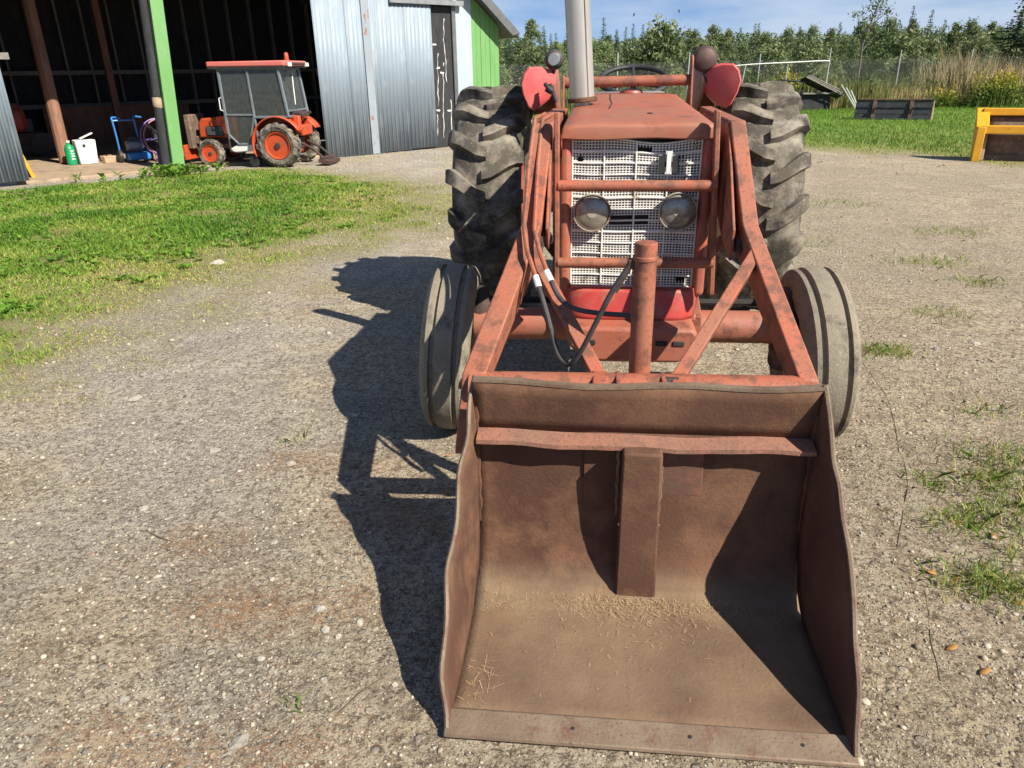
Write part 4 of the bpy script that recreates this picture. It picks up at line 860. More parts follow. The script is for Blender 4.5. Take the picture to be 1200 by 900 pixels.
rf = MB().box(-1.20, .30, -.05, 1.03, 1.775, 1.87).build('cab_roof', M['pinkroof'], KT, .025, seg=3)
MB().box(-1.19, .29, -.04, 1.02, 1.745, 1.775).build('roof_lining', M['black'], rf)
MB().box(.20, .36, .1, .9, 1.80, 1.84).build('rear_light_bar', M['engine'], rf, .01)
for y in (.06, .86): MB().rbox((.37, y, 1.80), (.06, .08, .07)).build('work_light', M['pail'], rf, .01)
be = MB().lathe([(1.87, .045), (1.90, .045), (1.905, .04), (1.98, .04), (2.005, .025), (2.01, 0)], 'z', 18, (.22, .30, 0)).build('beacon', M['orange'], rf)
# mudguards, seat, rear linkage, mid mower
for y0, y1 in ((-.09, .20), (.76, 1.05)):
    g = MB().grid(lambda u, v, y0=y0, y1=y1: (.50*math.cos(R(205-175*u)), y0+(y1-y0)*v, .41+.50*math.sin(R(205-175*u))-.0), 18, 3); g.build('mudguard', M['orange'], KT, solid=.02)
    yy = y1 if y0 < .3 else y0
    MB().prism([(.50*math.cos(R(t)), .41+.50*math.sin(R(t))) for t in range(205, 29, -15)], yy-.01, yy+.01, 'xz').build('mudguard_side', M['orange'], KT)
MB().box(-.45, .02, .28, .70, .62, .74).box(-.08, .02, .28, .70, .74, 1.15).build('seat', M['black'], KT, .03)
MB().box(-.97, -.86, .38, .60, .5, 1.0).build('steering_console', M['black'], KT, .02)
st = MB().lathe([(.014*math.cos(t), .17+.014*math.sin(t)) for t in [2*math.pi*k/8 for k in range(8)]], 'z', 24, close=True).build('steering_wheel', M['black'], KT); st.location = (-.78, .49, 1.08); st.rotation_euler = (0, R(-30), 0)
MB().tube([(-.78, .49, 1.07), (-.9, .49, .9)], .018, 8).build('steering_column', M['black'], KT)
MB().box(.24, .40, .25, .73, .55, .74).box(.30, .42, .05, .18, .62, .92).build('rear_bracket', M['orange'], KT, .02)
for y in (.30, .68): MB().tube([(.25, y, .45), (.55, y-.02, .30), (.72, y, .14)], .025, 8).build('lift_arm', M['engine'], KT)
MB().tube([(.70, .22, .14), (.74, .76, .12)], .03, 8).rbox((.76, .5, .07), (.22, .6, .06), (0, .2, 0)).build('rear_hitch', M['engine'], KT)
MB().box(.18, .40, .30, .60, .88, .98).build('rear_box', M['engine'], KT, .02)
MB().tube([(.36, .2, .94), (.38, .74, .95)], .03, 8).build('rear_tank', M['black'], KT)
MB().prism([(-1.02, .34), (-.78, .44), (-.42, .42), (-.36, .34), (-.60, .29), (-.95, .26)], .02, .30, 'xz').build('mower_deck', M['pail'], KT, .02)
MB().lathe([(-.05, 0), (-.05, .10), (.05, .10), (.05, 0)], 'y', 20, (-.52, .0, .11)).build('gauge_wheel', M['black'], KT)
MB().tube([(-1.0, .0, .62), (-.98, -.03, .30), (-.86, -.03, .27)], .014, 6).build('step', M['engine'], KT)

# ------------------------------------------------------------------ right background: spare bucket, yellow scraper, rack, fence
SB = thing('spare_bucket', 'wide black loader bucket standing on the meadow with rusty ribs on its back', 'bucket', (12.25, 24.75, 0), R(-31))
pf = [(0, .0), (-.10, .02), (-.04, .30), (.0, .58), (.03, .60), (.055, .58), (0.02, .30), (-.02, .06), (.55, .05), (.55, .0)]
MB().prism(pf, -1.10, 1.10, 'yz').build('back_sheet', M['blackb'], SB, .01)
for x in (-1.10, 1.10):
    MB().prism([(-.11, .0), (.0, .60), (.10, .62), (.58, .10), (.58, .0)], x-.015, x+.015, 'yz').build('end_plate', M['tan'] if x > 0 else M['blackb'], SB)
for x in (-.56, .50):
    MB().bar([(x, -.12, .02), (x-.02*0, -.075, .30), (x, -.02, .585)], .10, .03).build('rib', M['ruststrip'], SB)
    MB().rbox((x+.03, -.10, .30), (.05, .06, .26), (.2, .25, 0)).build('hook', M['ruststrip'], SB)
MB().box(-1.115, 1.115, -.02, .07, .605, .64).build('top_edge', M['ruststrip'], SB, .006)
for z in (.19, .38): MB().box(-1.08, 1.08, -.088+.10*z, -.065+.10*z, z, z+.018).build('crease', M['blackb'], SB)

YB = thing('yellow_scraper', 'yellow box scraper with brown mouldboard parked at the edge of the gravel', 'scraper', (8.46, 13.85, 0), R(-25))
MB().prism([(-.30, .0), (.02, .0), (.30, .58), (.30, .87), (.16, .87), (-.19, .56), (-.28, .52)], -.05, .04, 'yz').build('end_plate', M['yellow'], YB, .012)
MB().prism([(-.22, .02), (-.04, .02), (.16, .50), (-.10, .50)], .042, .14, 'yz').build('cheek', M['tan'], YB, .01)
MB().bar([(.02, .20, .865), (.02, -.24, .565)], .20, .05).build('end_flange', M['yellow'], YB, .01)
MB().bar([(.01, -.275, .58), (.01, -.30, .0)], .13, .05).build('end_leg', M['yellow'], YB, .01)
MB().box(.02, 2.6, .08, .30, .76, .875).build('top_beam', M['yellow'], YB, .01)
MB().box(.02, 2.6, -.26, -.02, .47, .60).build('front_beam', M['yellow'], YB, .012)
MB().grid(lambda u, v: (.05+2.5*u, -.02+.16*math.sin(v*math.pi)*-.4+.20*v, .01+.74*v), 8, 10).build('mouldboard', M['brown'], YB, solid=.015)
MB().box(.05, 2.55, -.06, -.02, .0, .10).build('blade', M['brown'], YB)
MB().prism([(-.30, .0), (.02, .0), (.30, .58), (.30, .87), (.16, .87), (-.19, .56), (-.28, .52)], 2.58, 2.62, 'yz').build('end_plate', M['yellow'], YB, .006)

LR = thing('lumber_rack', 'tumbledown rack of dark poles with grey planks leaning on it', 'rack', (11.9, 31.0, 0), R(0))
MB().tube([(-1.15, 0, 1.16), (.4, .1, 1.02)], .035, 8).build('pole', M['tar'], LR)
MB().tube([(-1.35, .05, .0), (-1.12, 0, 1.18)], .035, 8).build('leg', M['tar'], LR)
MB().tube([(-.35, .05, .0), (-.25, 0, 1.1)], .04, 8).build('leg', M['tar'], LR)
MB().tube([(.5, .5, .0), (.45, .5, 1.3)], .04, 8).build('leg', M['tar'], LR)
MB().rbox((.50, .1, .86), (1.7, .5, .05), (R(-20), R(24), 0)).build('panel', M['dark'], LR)
for k in (0, 2, 4):
    MB().rbox((.50+.03*k, -.22+.10*k, .90+.035*k), (1.75-.10*k, .05, .03), (R(-20), R(24+1.5*(k % 2)), R(3-1.5*k))).build('plank', M['grayplank'], LR)
for k in range(3):
    MB().tube([(1.1+.2*k, -.3, .95-.1*k), (1.75+.05*k, -.5, .02)], .025, 6).build('slat', M['pipe'], LR)
MB().box(-.2, .9, .1, .5, .0, .6).build('stacked_timber', M['tar'], LR, .02)
MB().box(-.25, 1.0, -.05, .4, .62, .68).build('plank', M['grayplank'], LR)

FN = thing('chain_link_fence', 'chain link fence on thin grey posts along the back of the meadow', 'fence', (0, 34, 0))
for k in range(13):
    x = -4.5+k*3.0+.25; hh = 2.25+.1*math.sin(k*2.3)
    MB().tube([(x, 0, -.1), (x+.03*math.sin(k*1.7), 0, hh)], .024, 8).build('post', M['pipe'], FN)
m = MB(); d = .11; L_ = 36.0; H_ = 1.85
for k in range(int(L_/d)+20):
    for sg in (1, -1):
        x = -4.3+k*d-(H_ if sg > 0 else 0); a = (x, 0, .05); b_ = (x+H_, 0, .05+H_)
        if sg < 0: a, b_ = (x, .004, .05+H_), (x+H_, .004, .05)
        if x < -4.4 or x+H_ > 31.9: continue
        m.tube([a, b_], .0014, 3, cap=False)
m.build('wire_mesh', M['wire'], FN)['kind'] = 'stuff'
PG = thing('pipe_gate', 'open gate frame of pale bent pipe beside the lumber rack', 'gate', (8.1, 31.2, 0))
MB().tube(catmull([(-.2, 0, 1.62), (1.5, 0, 1.74), (3.2, 0, 1.79), (4.35, 0, 1.82), (4.52, 0, 1.76), (4.50, 0, 1.5), (4.50, 0, 0)]), .025, 8).build('top_rail', M['pipe'], PG)
for x, dx, mt in ((.65, .0, M['tar']), (1.25, -.22, M['pipe']), (2.9, -.05, M['pipe']), (-.15, 0, M['pipe'])):
    MB().tube([(x+dx, 0, 0), (x, 0, 1.72 if mt is not M['tar'] else 2.0)], .022, 8).build('upright', mt, PG)

# ------------------------------------------------------------------ leaves, blades and trees
def quad_mesh(name, verts, tint, nper=4):
    n = len(verts)//nper; me = bpy.data.meshes.new(name)
    me.vertices.add(len(verts)); me.vertices.foreach_set('co', np.asarray(verts, np.float32).ravel())
    me.loops.add(n*nper); me.loops.foreach_set('vertex_index', np.arange(n*nper, dtype=np.int32))
    me.polygons.add(n); me.polygons.foreach_set('loop_start', np.arange(0, n*nper, nper, dtype=np.int32)); me.update(calc_edges=True)
    a = me.attributes.new('tint', 'FLOAT', 'POINT'); a.data.foreach_set('value', np.clip(tint, 0, 1).astype(np.float32)); return me
def leaf_quads(c, size, rng, flat=.0, axis=None):
    """random leaf-shaped quads at the centres c"""
    n = len(c); a = rng.normal(size=(n, 3)); a /= np.linalg.norm(a, axis=1)[:, None]
    if axis is not None: a = axis/np.linalg.norm(axis, axis=1)[:, None]
    b = rng.normal(size=(n, 3)); b[:, 2] *= (1-flat); b -= a*(a*b).sum(1)[:, None]; b /= np.linalg.norm(b, axis=1)[:, None]
    s_ = np.asarray(size)[:, None]
    return np.stack([c-a*s_, c+b*s_*.45, c+a*s_, c-b*s_*.45], 1).reshape(-1, 3)
def blades(x, y, z, h, w_, rng, lean=.5, tint=None):
    n = len(x); t = rng.uniform(0, 2*np.pi, n); l = rng.uniform(0, lean, n)*h; la = rng.uniform(0, 2*np.pi, n)
    p = np.stack([x, y, z], 1); sx = np.stack([np.cos(t), np.sin(t), 0*t], 1)*(w_/2)[:, None]; q = np.stack([np.cos(la)*l, np.sin(la)*l, h], 1)
    mid = p+q*np.array([.35, .35, .6])
    v = np.stack([p-sx, p+sx, mid+sx*.8, p+q, mid-sx*.8], 1).reshape(-1, 3)
    return v, np.repeat(tint, 5)
def stuff(name, me, mt, label):
    o = bpy.data.objects.new(name, me); COL.objects.link(o); me.materials.append(mt); return tag(o, label, None, None, 'stuff')

def spruce_mesh(seed, hgt, wid):
    r = np.random.default_rng(seed); C_, T_, A_, S_ = [], [], [], []
    z = .5
    while z < hgt:
        f = 1-z/hgt; rad = wid*(f**.85)*r.uniform(.75, 1.1)+.06; nb = max(4, int(6+8*f))
        for b in range(nb):
            t = r.uniform(0, 2*np.pi); k = max(3, int(rad/.07))
            for q in range(k):
                u = (q+r.random())/k; C_.append((rad*u*np.cos(t)+r.normal()*.06, rad*u*np.sin(t)+r.normal()*.06, z-.25*rad*u+.12*u*u+r.normal()*.05))
                A_.append((np.cos(t)+r.normal()*.4, np.sin(t)+r.normal()*.4, -.25+r.normal()*.3)); T_.append(.25+.5*u+r.normal()*.15); S_.append(r.uniform(.09, .17)*(.6+.6*f))
        z += r.uniform(.16, .26)
    C_ = np.array(C_); return quad_mesh('crown', leaf_quads(C_, np.array(S_), r, 0, np.array(A_)), np.repeat(T_, 4))
def broad_mesh(seed, hgt, wid, nclump, nleaf, size, z0=.2, thin=1.0):
    r = np.random.default_rng(seed); C_, T_ = [], []
    for k in range(nclump):
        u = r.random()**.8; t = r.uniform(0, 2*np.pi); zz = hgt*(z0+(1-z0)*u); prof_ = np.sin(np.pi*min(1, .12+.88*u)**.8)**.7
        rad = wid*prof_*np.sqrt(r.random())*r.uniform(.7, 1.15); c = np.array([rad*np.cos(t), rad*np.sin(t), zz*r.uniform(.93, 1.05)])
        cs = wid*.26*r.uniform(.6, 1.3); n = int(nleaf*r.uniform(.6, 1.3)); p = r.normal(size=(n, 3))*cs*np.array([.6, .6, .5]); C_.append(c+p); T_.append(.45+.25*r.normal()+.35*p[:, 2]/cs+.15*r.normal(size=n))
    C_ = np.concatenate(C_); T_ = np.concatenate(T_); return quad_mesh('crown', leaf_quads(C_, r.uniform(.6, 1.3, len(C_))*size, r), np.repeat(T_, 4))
def trunk_mesh(hgt, rad, seed, limbs=6):
    r = random.Random(seed); m = MB(); P = [(0, 0, -.1)]; n = 6
    for k in range(1, n+1): P.append((P[-1][0]+r.uniform(-.04, .04)*hgt*.3, P[-1][1]+r.uniform(-.04, .04)*hgt*.3, hgt*k/n*.95))
    m.tube(P, [rad*(1-.9*k/n) for k in range(n+1)], 7)
    for k in range(limbs):
        z = hgt*r.uniform(.25, .8); t = r.uniform(0, 6.28); l = hgt*.18*r.uniform(.6, 1.2); i = min(n-1, int(z/(hgt*.95)*n)); b = Vector(P[i]); b.z = z
        m.tube([b, b+Vector((math.cos(t)*l*.6, math.sin(t)*l*.6, l*.35)), b+Vector((math.cos(t)*l, math.sin(t)*l, l*.8))], [rad*.35, rad*.22, rad*.06], 5)
    return m.mesh('trunk')
SPR = [(spruce_mesh(20+k, h_, w_), trunk_mesh(h_, .11, k, 0)) for k, (h_, w_) in enumerate(((7.4, 1.5), (6.8, 1.6), (8.0, 1.45), (6.0, 1.5)))]
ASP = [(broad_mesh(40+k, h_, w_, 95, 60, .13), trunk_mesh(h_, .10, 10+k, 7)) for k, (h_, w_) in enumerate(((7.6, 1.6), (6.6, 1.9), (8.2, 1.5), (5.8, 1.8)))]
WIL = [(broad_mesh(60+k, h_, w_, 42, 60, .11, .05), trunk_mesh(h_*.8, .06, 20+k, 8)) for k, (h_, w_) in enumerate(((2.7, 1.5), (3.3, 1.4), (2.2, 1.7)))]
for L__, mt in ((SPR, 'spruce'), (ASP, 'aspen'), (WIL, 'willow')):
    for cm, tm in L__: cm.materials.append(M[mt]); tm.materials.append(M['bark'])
def tree(name, kit, label, cat, loc, sc, group=None):
    t = thing(name, label, cat, loc, random.uniform(0, 6.28), group); t.scale = (sc*random.uniform(.9, 1.15), sc*random.uniform(.9, 1.15), sc)
    put('trunk', kit[1], M['bark'], t); put('crown', kit[0], None, t); return t
rnd = random.Random(21)
def gz(x, y): return float(ground_z(np.array([x]), np.array([y]))[0])
r_w = np.random.default_rng(91)
row = [(64, 1.6, .55), (74, 1.45, .68), (86, 1.4, .82), (101, 1.45, .96)]
for D, step, sc in row:
    x = -12-D*.05
    while x < D*.62+10:
        y = D+rnd.uniform(-3, 3); xx = x+rnd.uniform(-.5, .5)
        if rnd.random() < (.30 if D < 70 else .55): tree('spruce_tree', rnd.choice(SPR), 'dark pointed spruce in the wood behind the fence', 'tree', (xx, y, gz(xx, y)-.1), sc*rnd.uniform(.78, 1.08), 'spruces of the wood')
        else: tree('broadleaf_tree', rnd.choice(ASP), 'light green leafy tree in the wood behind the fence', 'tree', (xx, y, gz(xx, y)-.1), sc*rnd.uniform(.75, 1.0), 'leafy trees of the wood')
        x += step*rnd.uniform(.75, 1.25)
for k in range(34):
    xx = rnd.uniform(6, 42) if k < 26 else rnd.uniform(-8, 8); y = rnd.uniform(39, 54)
    tree('willow_bush', rnd.choice(WIL), 'grey green willow bush growing between the fence and the wood', 'bush', (xx, y, gz(xx, y)-.05), rnd.uniform(.75, 1.15), 'willow bushes beyond the fence')
nW = 52000; xW = r_w.uniform(-24, 78, nW); yW = r_w.uniform(104, 112, nW); hW = 3.6+3.0*fbm(xW, yW*.2, .22, 4)+1.6*np.maximum(0, vnoise(xW, yW*0, .9)-.55)*2; uW = r_w.random(nW)**.7
vW = leaf_quads(np.stack([xW, yW, uW*hW], 1), r_w.uniform(.16, .30, nW), r_w)
stuff('distant_wood', quad_mesh('distant_wood', vW, np.repeat(np.clip(.25+.5*fbm(xW+9, uW*hW, .5, 3)+r_w.normal(size=nW)*.12, 0, 1), 4)), M['aspen'], 'continuous far wood behind the single trees')
# the lone airy tree above the wood and the dark one at its right
t = thing('airy_tree', 'thin tall tree with sparse windswept crown standing above the wood', 'tree', (22.1, 50, 0))
put('trunk', (lambda mm: mm)(MB().tube([(0, 0, -.1), (.05, 0, 1.5), (.0, 0, 2.8), (.25, 0, 3.8), (.5, 0, 4.7), (.75, 0, 5.4)], [.09, .08, .065, .05, .035, .015], 7).tube([(0, 0, 2.8), (-.35, .1, 3.7), (-.5, .1, 4.5)], [.05, .035, .012], 6).tube([(.25, 0, 3.8), (.8, 0, 4.3), (1.2, 0, 4.6)], [.035, .025, .01], 5).tube([(0, 0, 2.4), (.6, .1, 3.2), (.85, .1, 3.6)], [.04, .025, .01], 5).mesh('trunk')), M['bark'], t)
r_ = np.random.default_rng(77); cl = [(.6, 5.3, .45), (.9, 4.9, .4), (1.25, 4.65, .28), (.3, 4.9, .4), (-.5, 4.5, .35), (-.2, 4.1, .3), (.5, 4.4, .35), (.8, 3.7, .25), (-.35, 3.7, .22), (.1, 3.3, .2)]
pts = np.concatenate([np.array([a, 0, b])+r_.normal(size=(70, 3))*c*np.array([.6, .6, .38]) for a, b, c in cl])
cm = quad_mesh('crown', leaf_quads(pts, r_.uniform(.06, .11, len(pts)), r_), np.repeat(r_.uniform(0, .5, len(pts)), 4)); put('crown', cm, M['willow'], t)
tree('dark_tree', SPR[1], 'very dark dense conifer rising above tan reeds near the wood edge', 'tree', (31.6, 50, 0), .80).scale = (1.5, 1.3, .80)
tree('dark_tree', ASP[1], 'low round dark crown leaning over the willow bushes', 'tree', (24.6, 52, 0), .62)

# tall weeds along the fence, dry reeds, goldenrod
r_ = np.random.default_rng(5)
def weeds(n, x0, x1, y0, y1, h0, h1, t0, t1, w_=.03):
    x = r_.uniform(x0, x1, n); y = r_.uniform(y0, y1, n); k = fbm(x, y, .45, 3); h = (h0+(h1-h0)*r_.random(n))*(.35+1.25*k)
    tn = t0+(t1-t0)*np.clip((fbm(x+40, y, .35, 3)-.3)*2.2, 0, 1)+r_.normal(size=n)*.1
    return blades(x, y, ground_z(x, y)-.02, h, np.full(n, w_), r_, .35, tn)
P = [weeds(9000, 8.5, 33, 32.0, 38, .45, 1.35, .05, .85), weeds(2500, -6, 9, 33, 39, .4, 1.2, .05, .6), weeds(2600, 18.3, 27, 31, 36, 1.3, 2.1, .8, 1, .028), weeds(2000, 10, 19, 31.2, 33, .5, 1.1, .5, 1, .025)]
pl_ = []
for n, x0, x1, y0, y1, h in ((9000, 9, 33, 32.5, 38, 1.1),):
    x = r_.uniform(x0, x1, n); y = r_.uniform(y0, y1, n); k = fbm(x, y, .45, 3); z = ground_z(x, y)+r_.random(n)*h*(.3+1.4*k)
    pl_.append((leaf_quads(np.stack([x, y, z], 1), r_.uniform(.05, .10, n), r_), np.repeat(np.clip((fbm(x+40, y, .35, 3)-.35)*1.8, 0, 1)*.6+r_.normal(size=n)*.1, 4)))
stuff('tall_weeds', quad_mesh('tall_weeds', np.concatenate([p[0] for p in P]), np.concatenate([p[1] for p in P]), 5), M['tallweed'], 'tall mixed weeds and dry grass along the fence')
stuff('leafy_weeds', quad_mesh('leafy_weeds', pl_[0][0], pl_[0][1]), M['tallweed'], 'leafy undergrowth filling the weeds along the fence')
def goldenrod(loc, w_, h_, n, label):
    r2 = np.random.default_rng(int(loc[0]*100)); x = r2.normal(size=n)*w_*.6; y = r2.normal(size=n)*w_*.35; hh = h_*(.45+.65*vnoise(x*2.3+loc[0], y*2, 1.3))*np.exp(-(x/w_)**4*.5)*r2.uniform(.7, 1.1, n)
    st_, tt = blades(x, y, np.zeros(n), hh, np.full(n, .015), r2, .2, np.full(n, .1))
    t = thing('goldenrod', label, 'plant', (*loc, gz(*loc)))
    o = bpy.data.objects.new('stems', quad_mesh('stems', st_, tt, 5)); o['kind'] = 'stuff'; o.data.materials.append(M['goldenrod']); COL.objects.link(o); o.parent = t
    m = 9; c = np.repeat(np.stack([x, y, hh], 1), m, 0)+r2.normal(size=(n*m, 3))*np.array([.06, .06, .10]); c[:, 2] -= np.abs(r2.normal(size=n*m))*h_*.22
    tn = np.clip(.25+1.3*(c[:, 2]/h_-.45)+r2.normal(size=n*m)*.2, 0, 1)
    o = bpy.data.objects.new('flower_heads', quad_mesh('flower_heads', leaf_quads(c, r2.uniform(.03, .07, n*m), r2), np.repeat(tn, 4))); o.data.materials.append(M['goldenrod']); COL.objects.link(o); o.parent = t
goldenrod((18.9, 30.3), .95, 1.35, 420, 'tall bright yellow goldenrod clump in front of the tan reeds')
goldenrod((11.6, 32.6), 1.1, 1.45, 320, 'olive yellow goldenrod clump behind the lumber rack')
goldenrod((17.3, 31.2), .7, .8, 160, 'low greenish goldenrod clump next to the tall yellow one')

# lawn, meadow, tufts
def scatter(n, x0, x1, y0, y1, pw=1.6):
    u = r_.random(n); y = (y0**(1-pw)+u*(y1**(1-pw)-y0**(1-pw)))**(1/(1-pw)); x = x0+(x1-x0)*r_.random(n); return x, y
x, y = scatter(520000, -11, 1.5, 3.6, 19.5, 1.8)
dn = grass_density(x, y); keep = (r_.random(len(x)) < np.clip(dn**1.5*1.0*np.clip((fbm(x+7, y, 1.9, 3)-.22)*3.2, .10, 1), 0, 1)+.006*(dn > .02)) & (np.abs(x) < y*.95+.8); x, y, dn = x[keep], y[keep], dn[keep]
d = np.hypot(x, y); k = fbm(x, y, 1.4, 3)
h = (.011+.026*dn*dn*(.3+1.3*k))*r_.uniform(.5, 1.6, len(x)); tn = 1.02-.80*dn*(.30+1.1*k)*np.clip(.62+.9*(fbm(x+50, y, .5, 2)-.2)+.10*np.clip(-x-2.5, 0, 2), .45, 1.2)+r_.normal(size=len(x))*.15
v, tt = blades(x, y, ground_z(x, y)-.003, h, .0028+.0011*d*r_.uniform(.7, 1.3, len(x)), r_, 1.1, tn)
stuff('lawn_grass', quad_mesh('lawn_grass', v, tt, 5), M['grass'], 'short patchy grass growing beside the barn')
x = r_.uniform(1, 36, 260000); y = r_.uniform(11, 34, 260000); dn = grass_density(x, y); keep = (r_.random(len(x)) < dn*.8) & (x < y*1.0+1); x, y, dn = x[keep], y[keep], dn[keep]; k = fbm(x, y, .7, 3)
h = (.02+.042*dn*(.4+k))*r_.uniform(.6, 1.4, len(x))*(1+.6*np.clip((y-26)/8, 0, 1)); tn = .85-.62*dn*(.6+.6*k)+r_.normal(size=len(x))*.1
v, tt = blades(x, y, ground_z(x, y)-.003, h, np.full(len(x), .014), r_, .9, tn)
stuff('meadow_grass', quad_mesh('meadow_grass', v, tt, 5), M['grass'], 'green meadow grass behind the gravel yard')
# broad-leaved weeds in the lawn and along the barn sill
cx, cy = scatter(2600, -9, -1.2, 4.2, 13.5, 1.9); dn = grass_density(cx, cy); kk = fbm(cx, cy, 1.1, 2); keep = (dn > .7) & (kk > .46) & (np.abs(cx) < cy*.95+.5); cx, cy = cx[keep], cy[keep]
sB_ = np.concatenate([r_.normal(-.35, .35, 60), r_.uniform(-2.2, .6, 14)]); nB_ = r_.uniform(-1.15, -.45, 74); ex_ = -6.15+.767*sB_-.642*nB_; ey_ = 14.4+.642*sB_+.767*nB_
V, Tt = [], []
for (X_, Y_, tall) in [(a, b, 0) for a, b in zip(cx, cy)]+[(a, b, 1) for a, b in zip(ex_, ey_)]:
    n = r_.integers(6, 12); z = gz(X_, Y_); t = r_.uniform(0, 6.28, n); l = r_.uniform(.035, .085, n)*(1.5 if tall else 1); up = r_.uniform(.15, .8, n)+.4*tall
    base = np.stack([X_+0*t, Y_+0*t, z+(r_.random(n)*.13 if tall else .005+0*t)], 1); a = np.stack([np.cos(t), np.sin(t), up], 1); b = np.stack([-np.sin(t), np.cos(t), 0*t], 1)
    q = np.stack([base, base+a*(l*.55)[:, None]+b*(l*.24)[:, None], base+a*l[:, None]*np.array([1, 1, .7]), base+a*(l*.55)[:, None]-b*(l*.24)[:, None]], 1).reshape(-1, 3)
    V.append(q); Tt.append(np.repeat(np.clip(r_.normal(.5, .2, n), 0, 1), 4))
stuff('broadleaf_weeds', quad_mesh('broadleaf_weeds', np.concatenate(V), np.concatenate(Tt)), M['weed'], 'broad-leaved weeds scattered through the lawn')
for (X_, Y_, w_, n) in ((2.02, 2.67, .10, 150), (1.74, 2.65, .07, 70), (1.78, 2.36, .11, 190), (1.57, 2.0, .10, 170), (2.0, 2.47, .09, 120), (1.65, 1.95, .09, 130), (2.27, 4.16, .12, 160), (3.7, 6.33, .2, 160), (3.7, 5.7, .15, 120), (-.62, 1.52, .02, 5), (-1.05, 3.1, .05, 14), (2.35, 3.3, .08, 40), (2.15, 2.85, .12, 140), (1.9, 2.15, .1, 110), (3.0, 4.9, .14, 90), (4.6, 7.6, .25, 140), (2.9, 7.2, .2, 90), (4.2, 9.5, .3, 150)):
    n = int(n*2.2); x = r_.normal(size=n)*w_; y = r_.normal(size=n)*w_*.6
    v, tt = blades(x, y, np.full(n, -.004), r_.uniform(.02, .06, n), r_.uniform(.0025, .005, n), r_, 1.5, r_.uniform(.1, 1, n))
    t = thing('grass_tuft', 'small tuft of thin grass growing out of bare gravel', 'grass', (X_, Y_, gz(X_, Y_)), 0, 'grass tufts in the gravel')
    o = bpy.data.objects.new('blades', quad_mesh('blades', v, tt, 5)); o.data.materials.append(M['grass']); COL.objects.link(o); o.parent = t; o['kind'] = 'stuff'

# gravel, stones, leaves, twigs
def rocks(x, y, s_, rng, sink=.25):
    t = (1+5**.5)/2; V0 = np.array([(-1, t, 0), (1, t, 0), (-1, -t, 0), (1, -t, 0), (0, -1, t), (0, 1, t), (0, -1, -t), (0, 1, -t), (t, 0, -1), (t, 0, 1), (-t, 0, -1), (-t, 0, 1)])/1.9
    F0 = np.array([(0, 11, 5), (0, 5, 1), (0, 1, 7), (0, 7, 10), (0, 10, 11), (1, 5, 9), (5, 11, 4), (11, 10, 2), (10, 7, 6), (7, 1, 8), (3, 9, 4), (3, 4, 2), (3, 2, 6), (3, 6, 8), (3, 8, 9), (4, 9, 5), (2, 4, 11), (6, 2, 10), (8, 6, 7), (9, 8, 1)])
    n = len(x); sc = np.stack([rng.uniform(.7, 1.3, n), rng.uniform(.7, 1.3, n), rng.uniform(.35, .75, n)], 1)*s_[:, None]
    v = V0[None]*(1+rng.normal(size=(n, 12, 1))*.16)*sc[:, None]; a = rng.uniform(0, 6.28, n); c, s2 = np.cos(a)[:, None], np.sin(a)[:, None]
    v = np.stack([v[..., 0]*c-v[..., 1]*s2, v[..., 0]*s2+v[..., 1]*c, v[..., 2]], -1)
    v += np.stack([x, y, ground_z(x, y)+sc[:, 2]*(.8-sink*2)], 1)[:, None]
    return v.reshape(-1, 3), (F0[None]+np.arange(n)[:, None, None]*12).reshape(-1, 3)
def tri_mesh(name, v, f):
    me = bpy.data.meshes.new(name); me.vertices.add(len(v)); me.vertices.foreach_set('co', v.astype(np.float32).ravel()); me.loops.add(f.size); me.loops.foreach_set('vertex_index', f.ravel().astype(np.int32))
    me.polygons.add(len(f)); me.polygons.foreach_set('loop_start', np.arange(0, f.size, 3, dtype=np.int32)); me.update(calc_edges=True); return me
x, y = scatter(190000, -9, 11, 1.05, 20, 1.75); keep = (np.abs(x) < y*.78+.5); x, y = x[keep], y[keep]
k = fbm(x, y, .8, 3); k2 = fbm(x+20, y, 3.5, 2); dn = grass_density(x, y); keep = (r_.random(len(x)) < np.clip((k*.75+k2*.5-.48)*4.2, .04, 1)) & (dn < .5); x, y = x[keep], y[keep]
s_ = np.clip(np.exp(r_.normal(-6.15, .5, len(x))), .0012, .011)*(1+.16*y)
v, f = rocks(x, y, s_, r_); gm = tri_mesh('gravel', v, f)
ta = gm.attributes.new('tint', 'FLOAT', 'POINT'); ta.data.foreach_set('value', np.repeat(r_.random(len(x)), 12).astype(np.float32))
M['gravel'] = attr_mat('gravel_stones', [(0, (.15, .125, .10)), (.3, (.27, .23, .175)), (.75, (.39, .34, .265)), (.97, (.43, .38, .30)), (1, (.36, .22, .16))], .9, 0, spec=.2)
stuff('gravel', gm, M['gravel'], 'loose small gravel scattered over the yard')
n = 9000; ci = r_.integers(0, 16, n); ccx = r_.uniform(-1.5, 1.8, 16); ccy = r_.uniform(1.2, 3.2, 16); ccx[:5] = (-.52, -.95, -.6, -1.05, -.45); ccy[:5] = (1.95, 1.95, 1.36, 1.40, 2.6)
x = ccx[ci]+r_.normal(size=n)*.13; y = ccy[ci]+r_.normal(size=n)*.07; x[6000:] = r_.uniform(-2.5, 2.5, 3000); y[6000:] = r_.uniform(1.1, 4, 3000); keep = (x < -.25) | (x > 1.05) | (y < 1.25) ; x, y = x[keep], y[keep]; n = len(x)
a = r_.normal(.5, .7, n); l = r_.uniform(.006, .022, n); A3 = np.stack([np.cos(a)*l, np.sin(a)*l, r_.normal(size=n)*.0015], 1); B3 = np.stack([-np.sin(a), np.cos(a), 0*a], 1)*.0006; c = np.stack([x, y, ground_z(x, y)+.0035], 1)
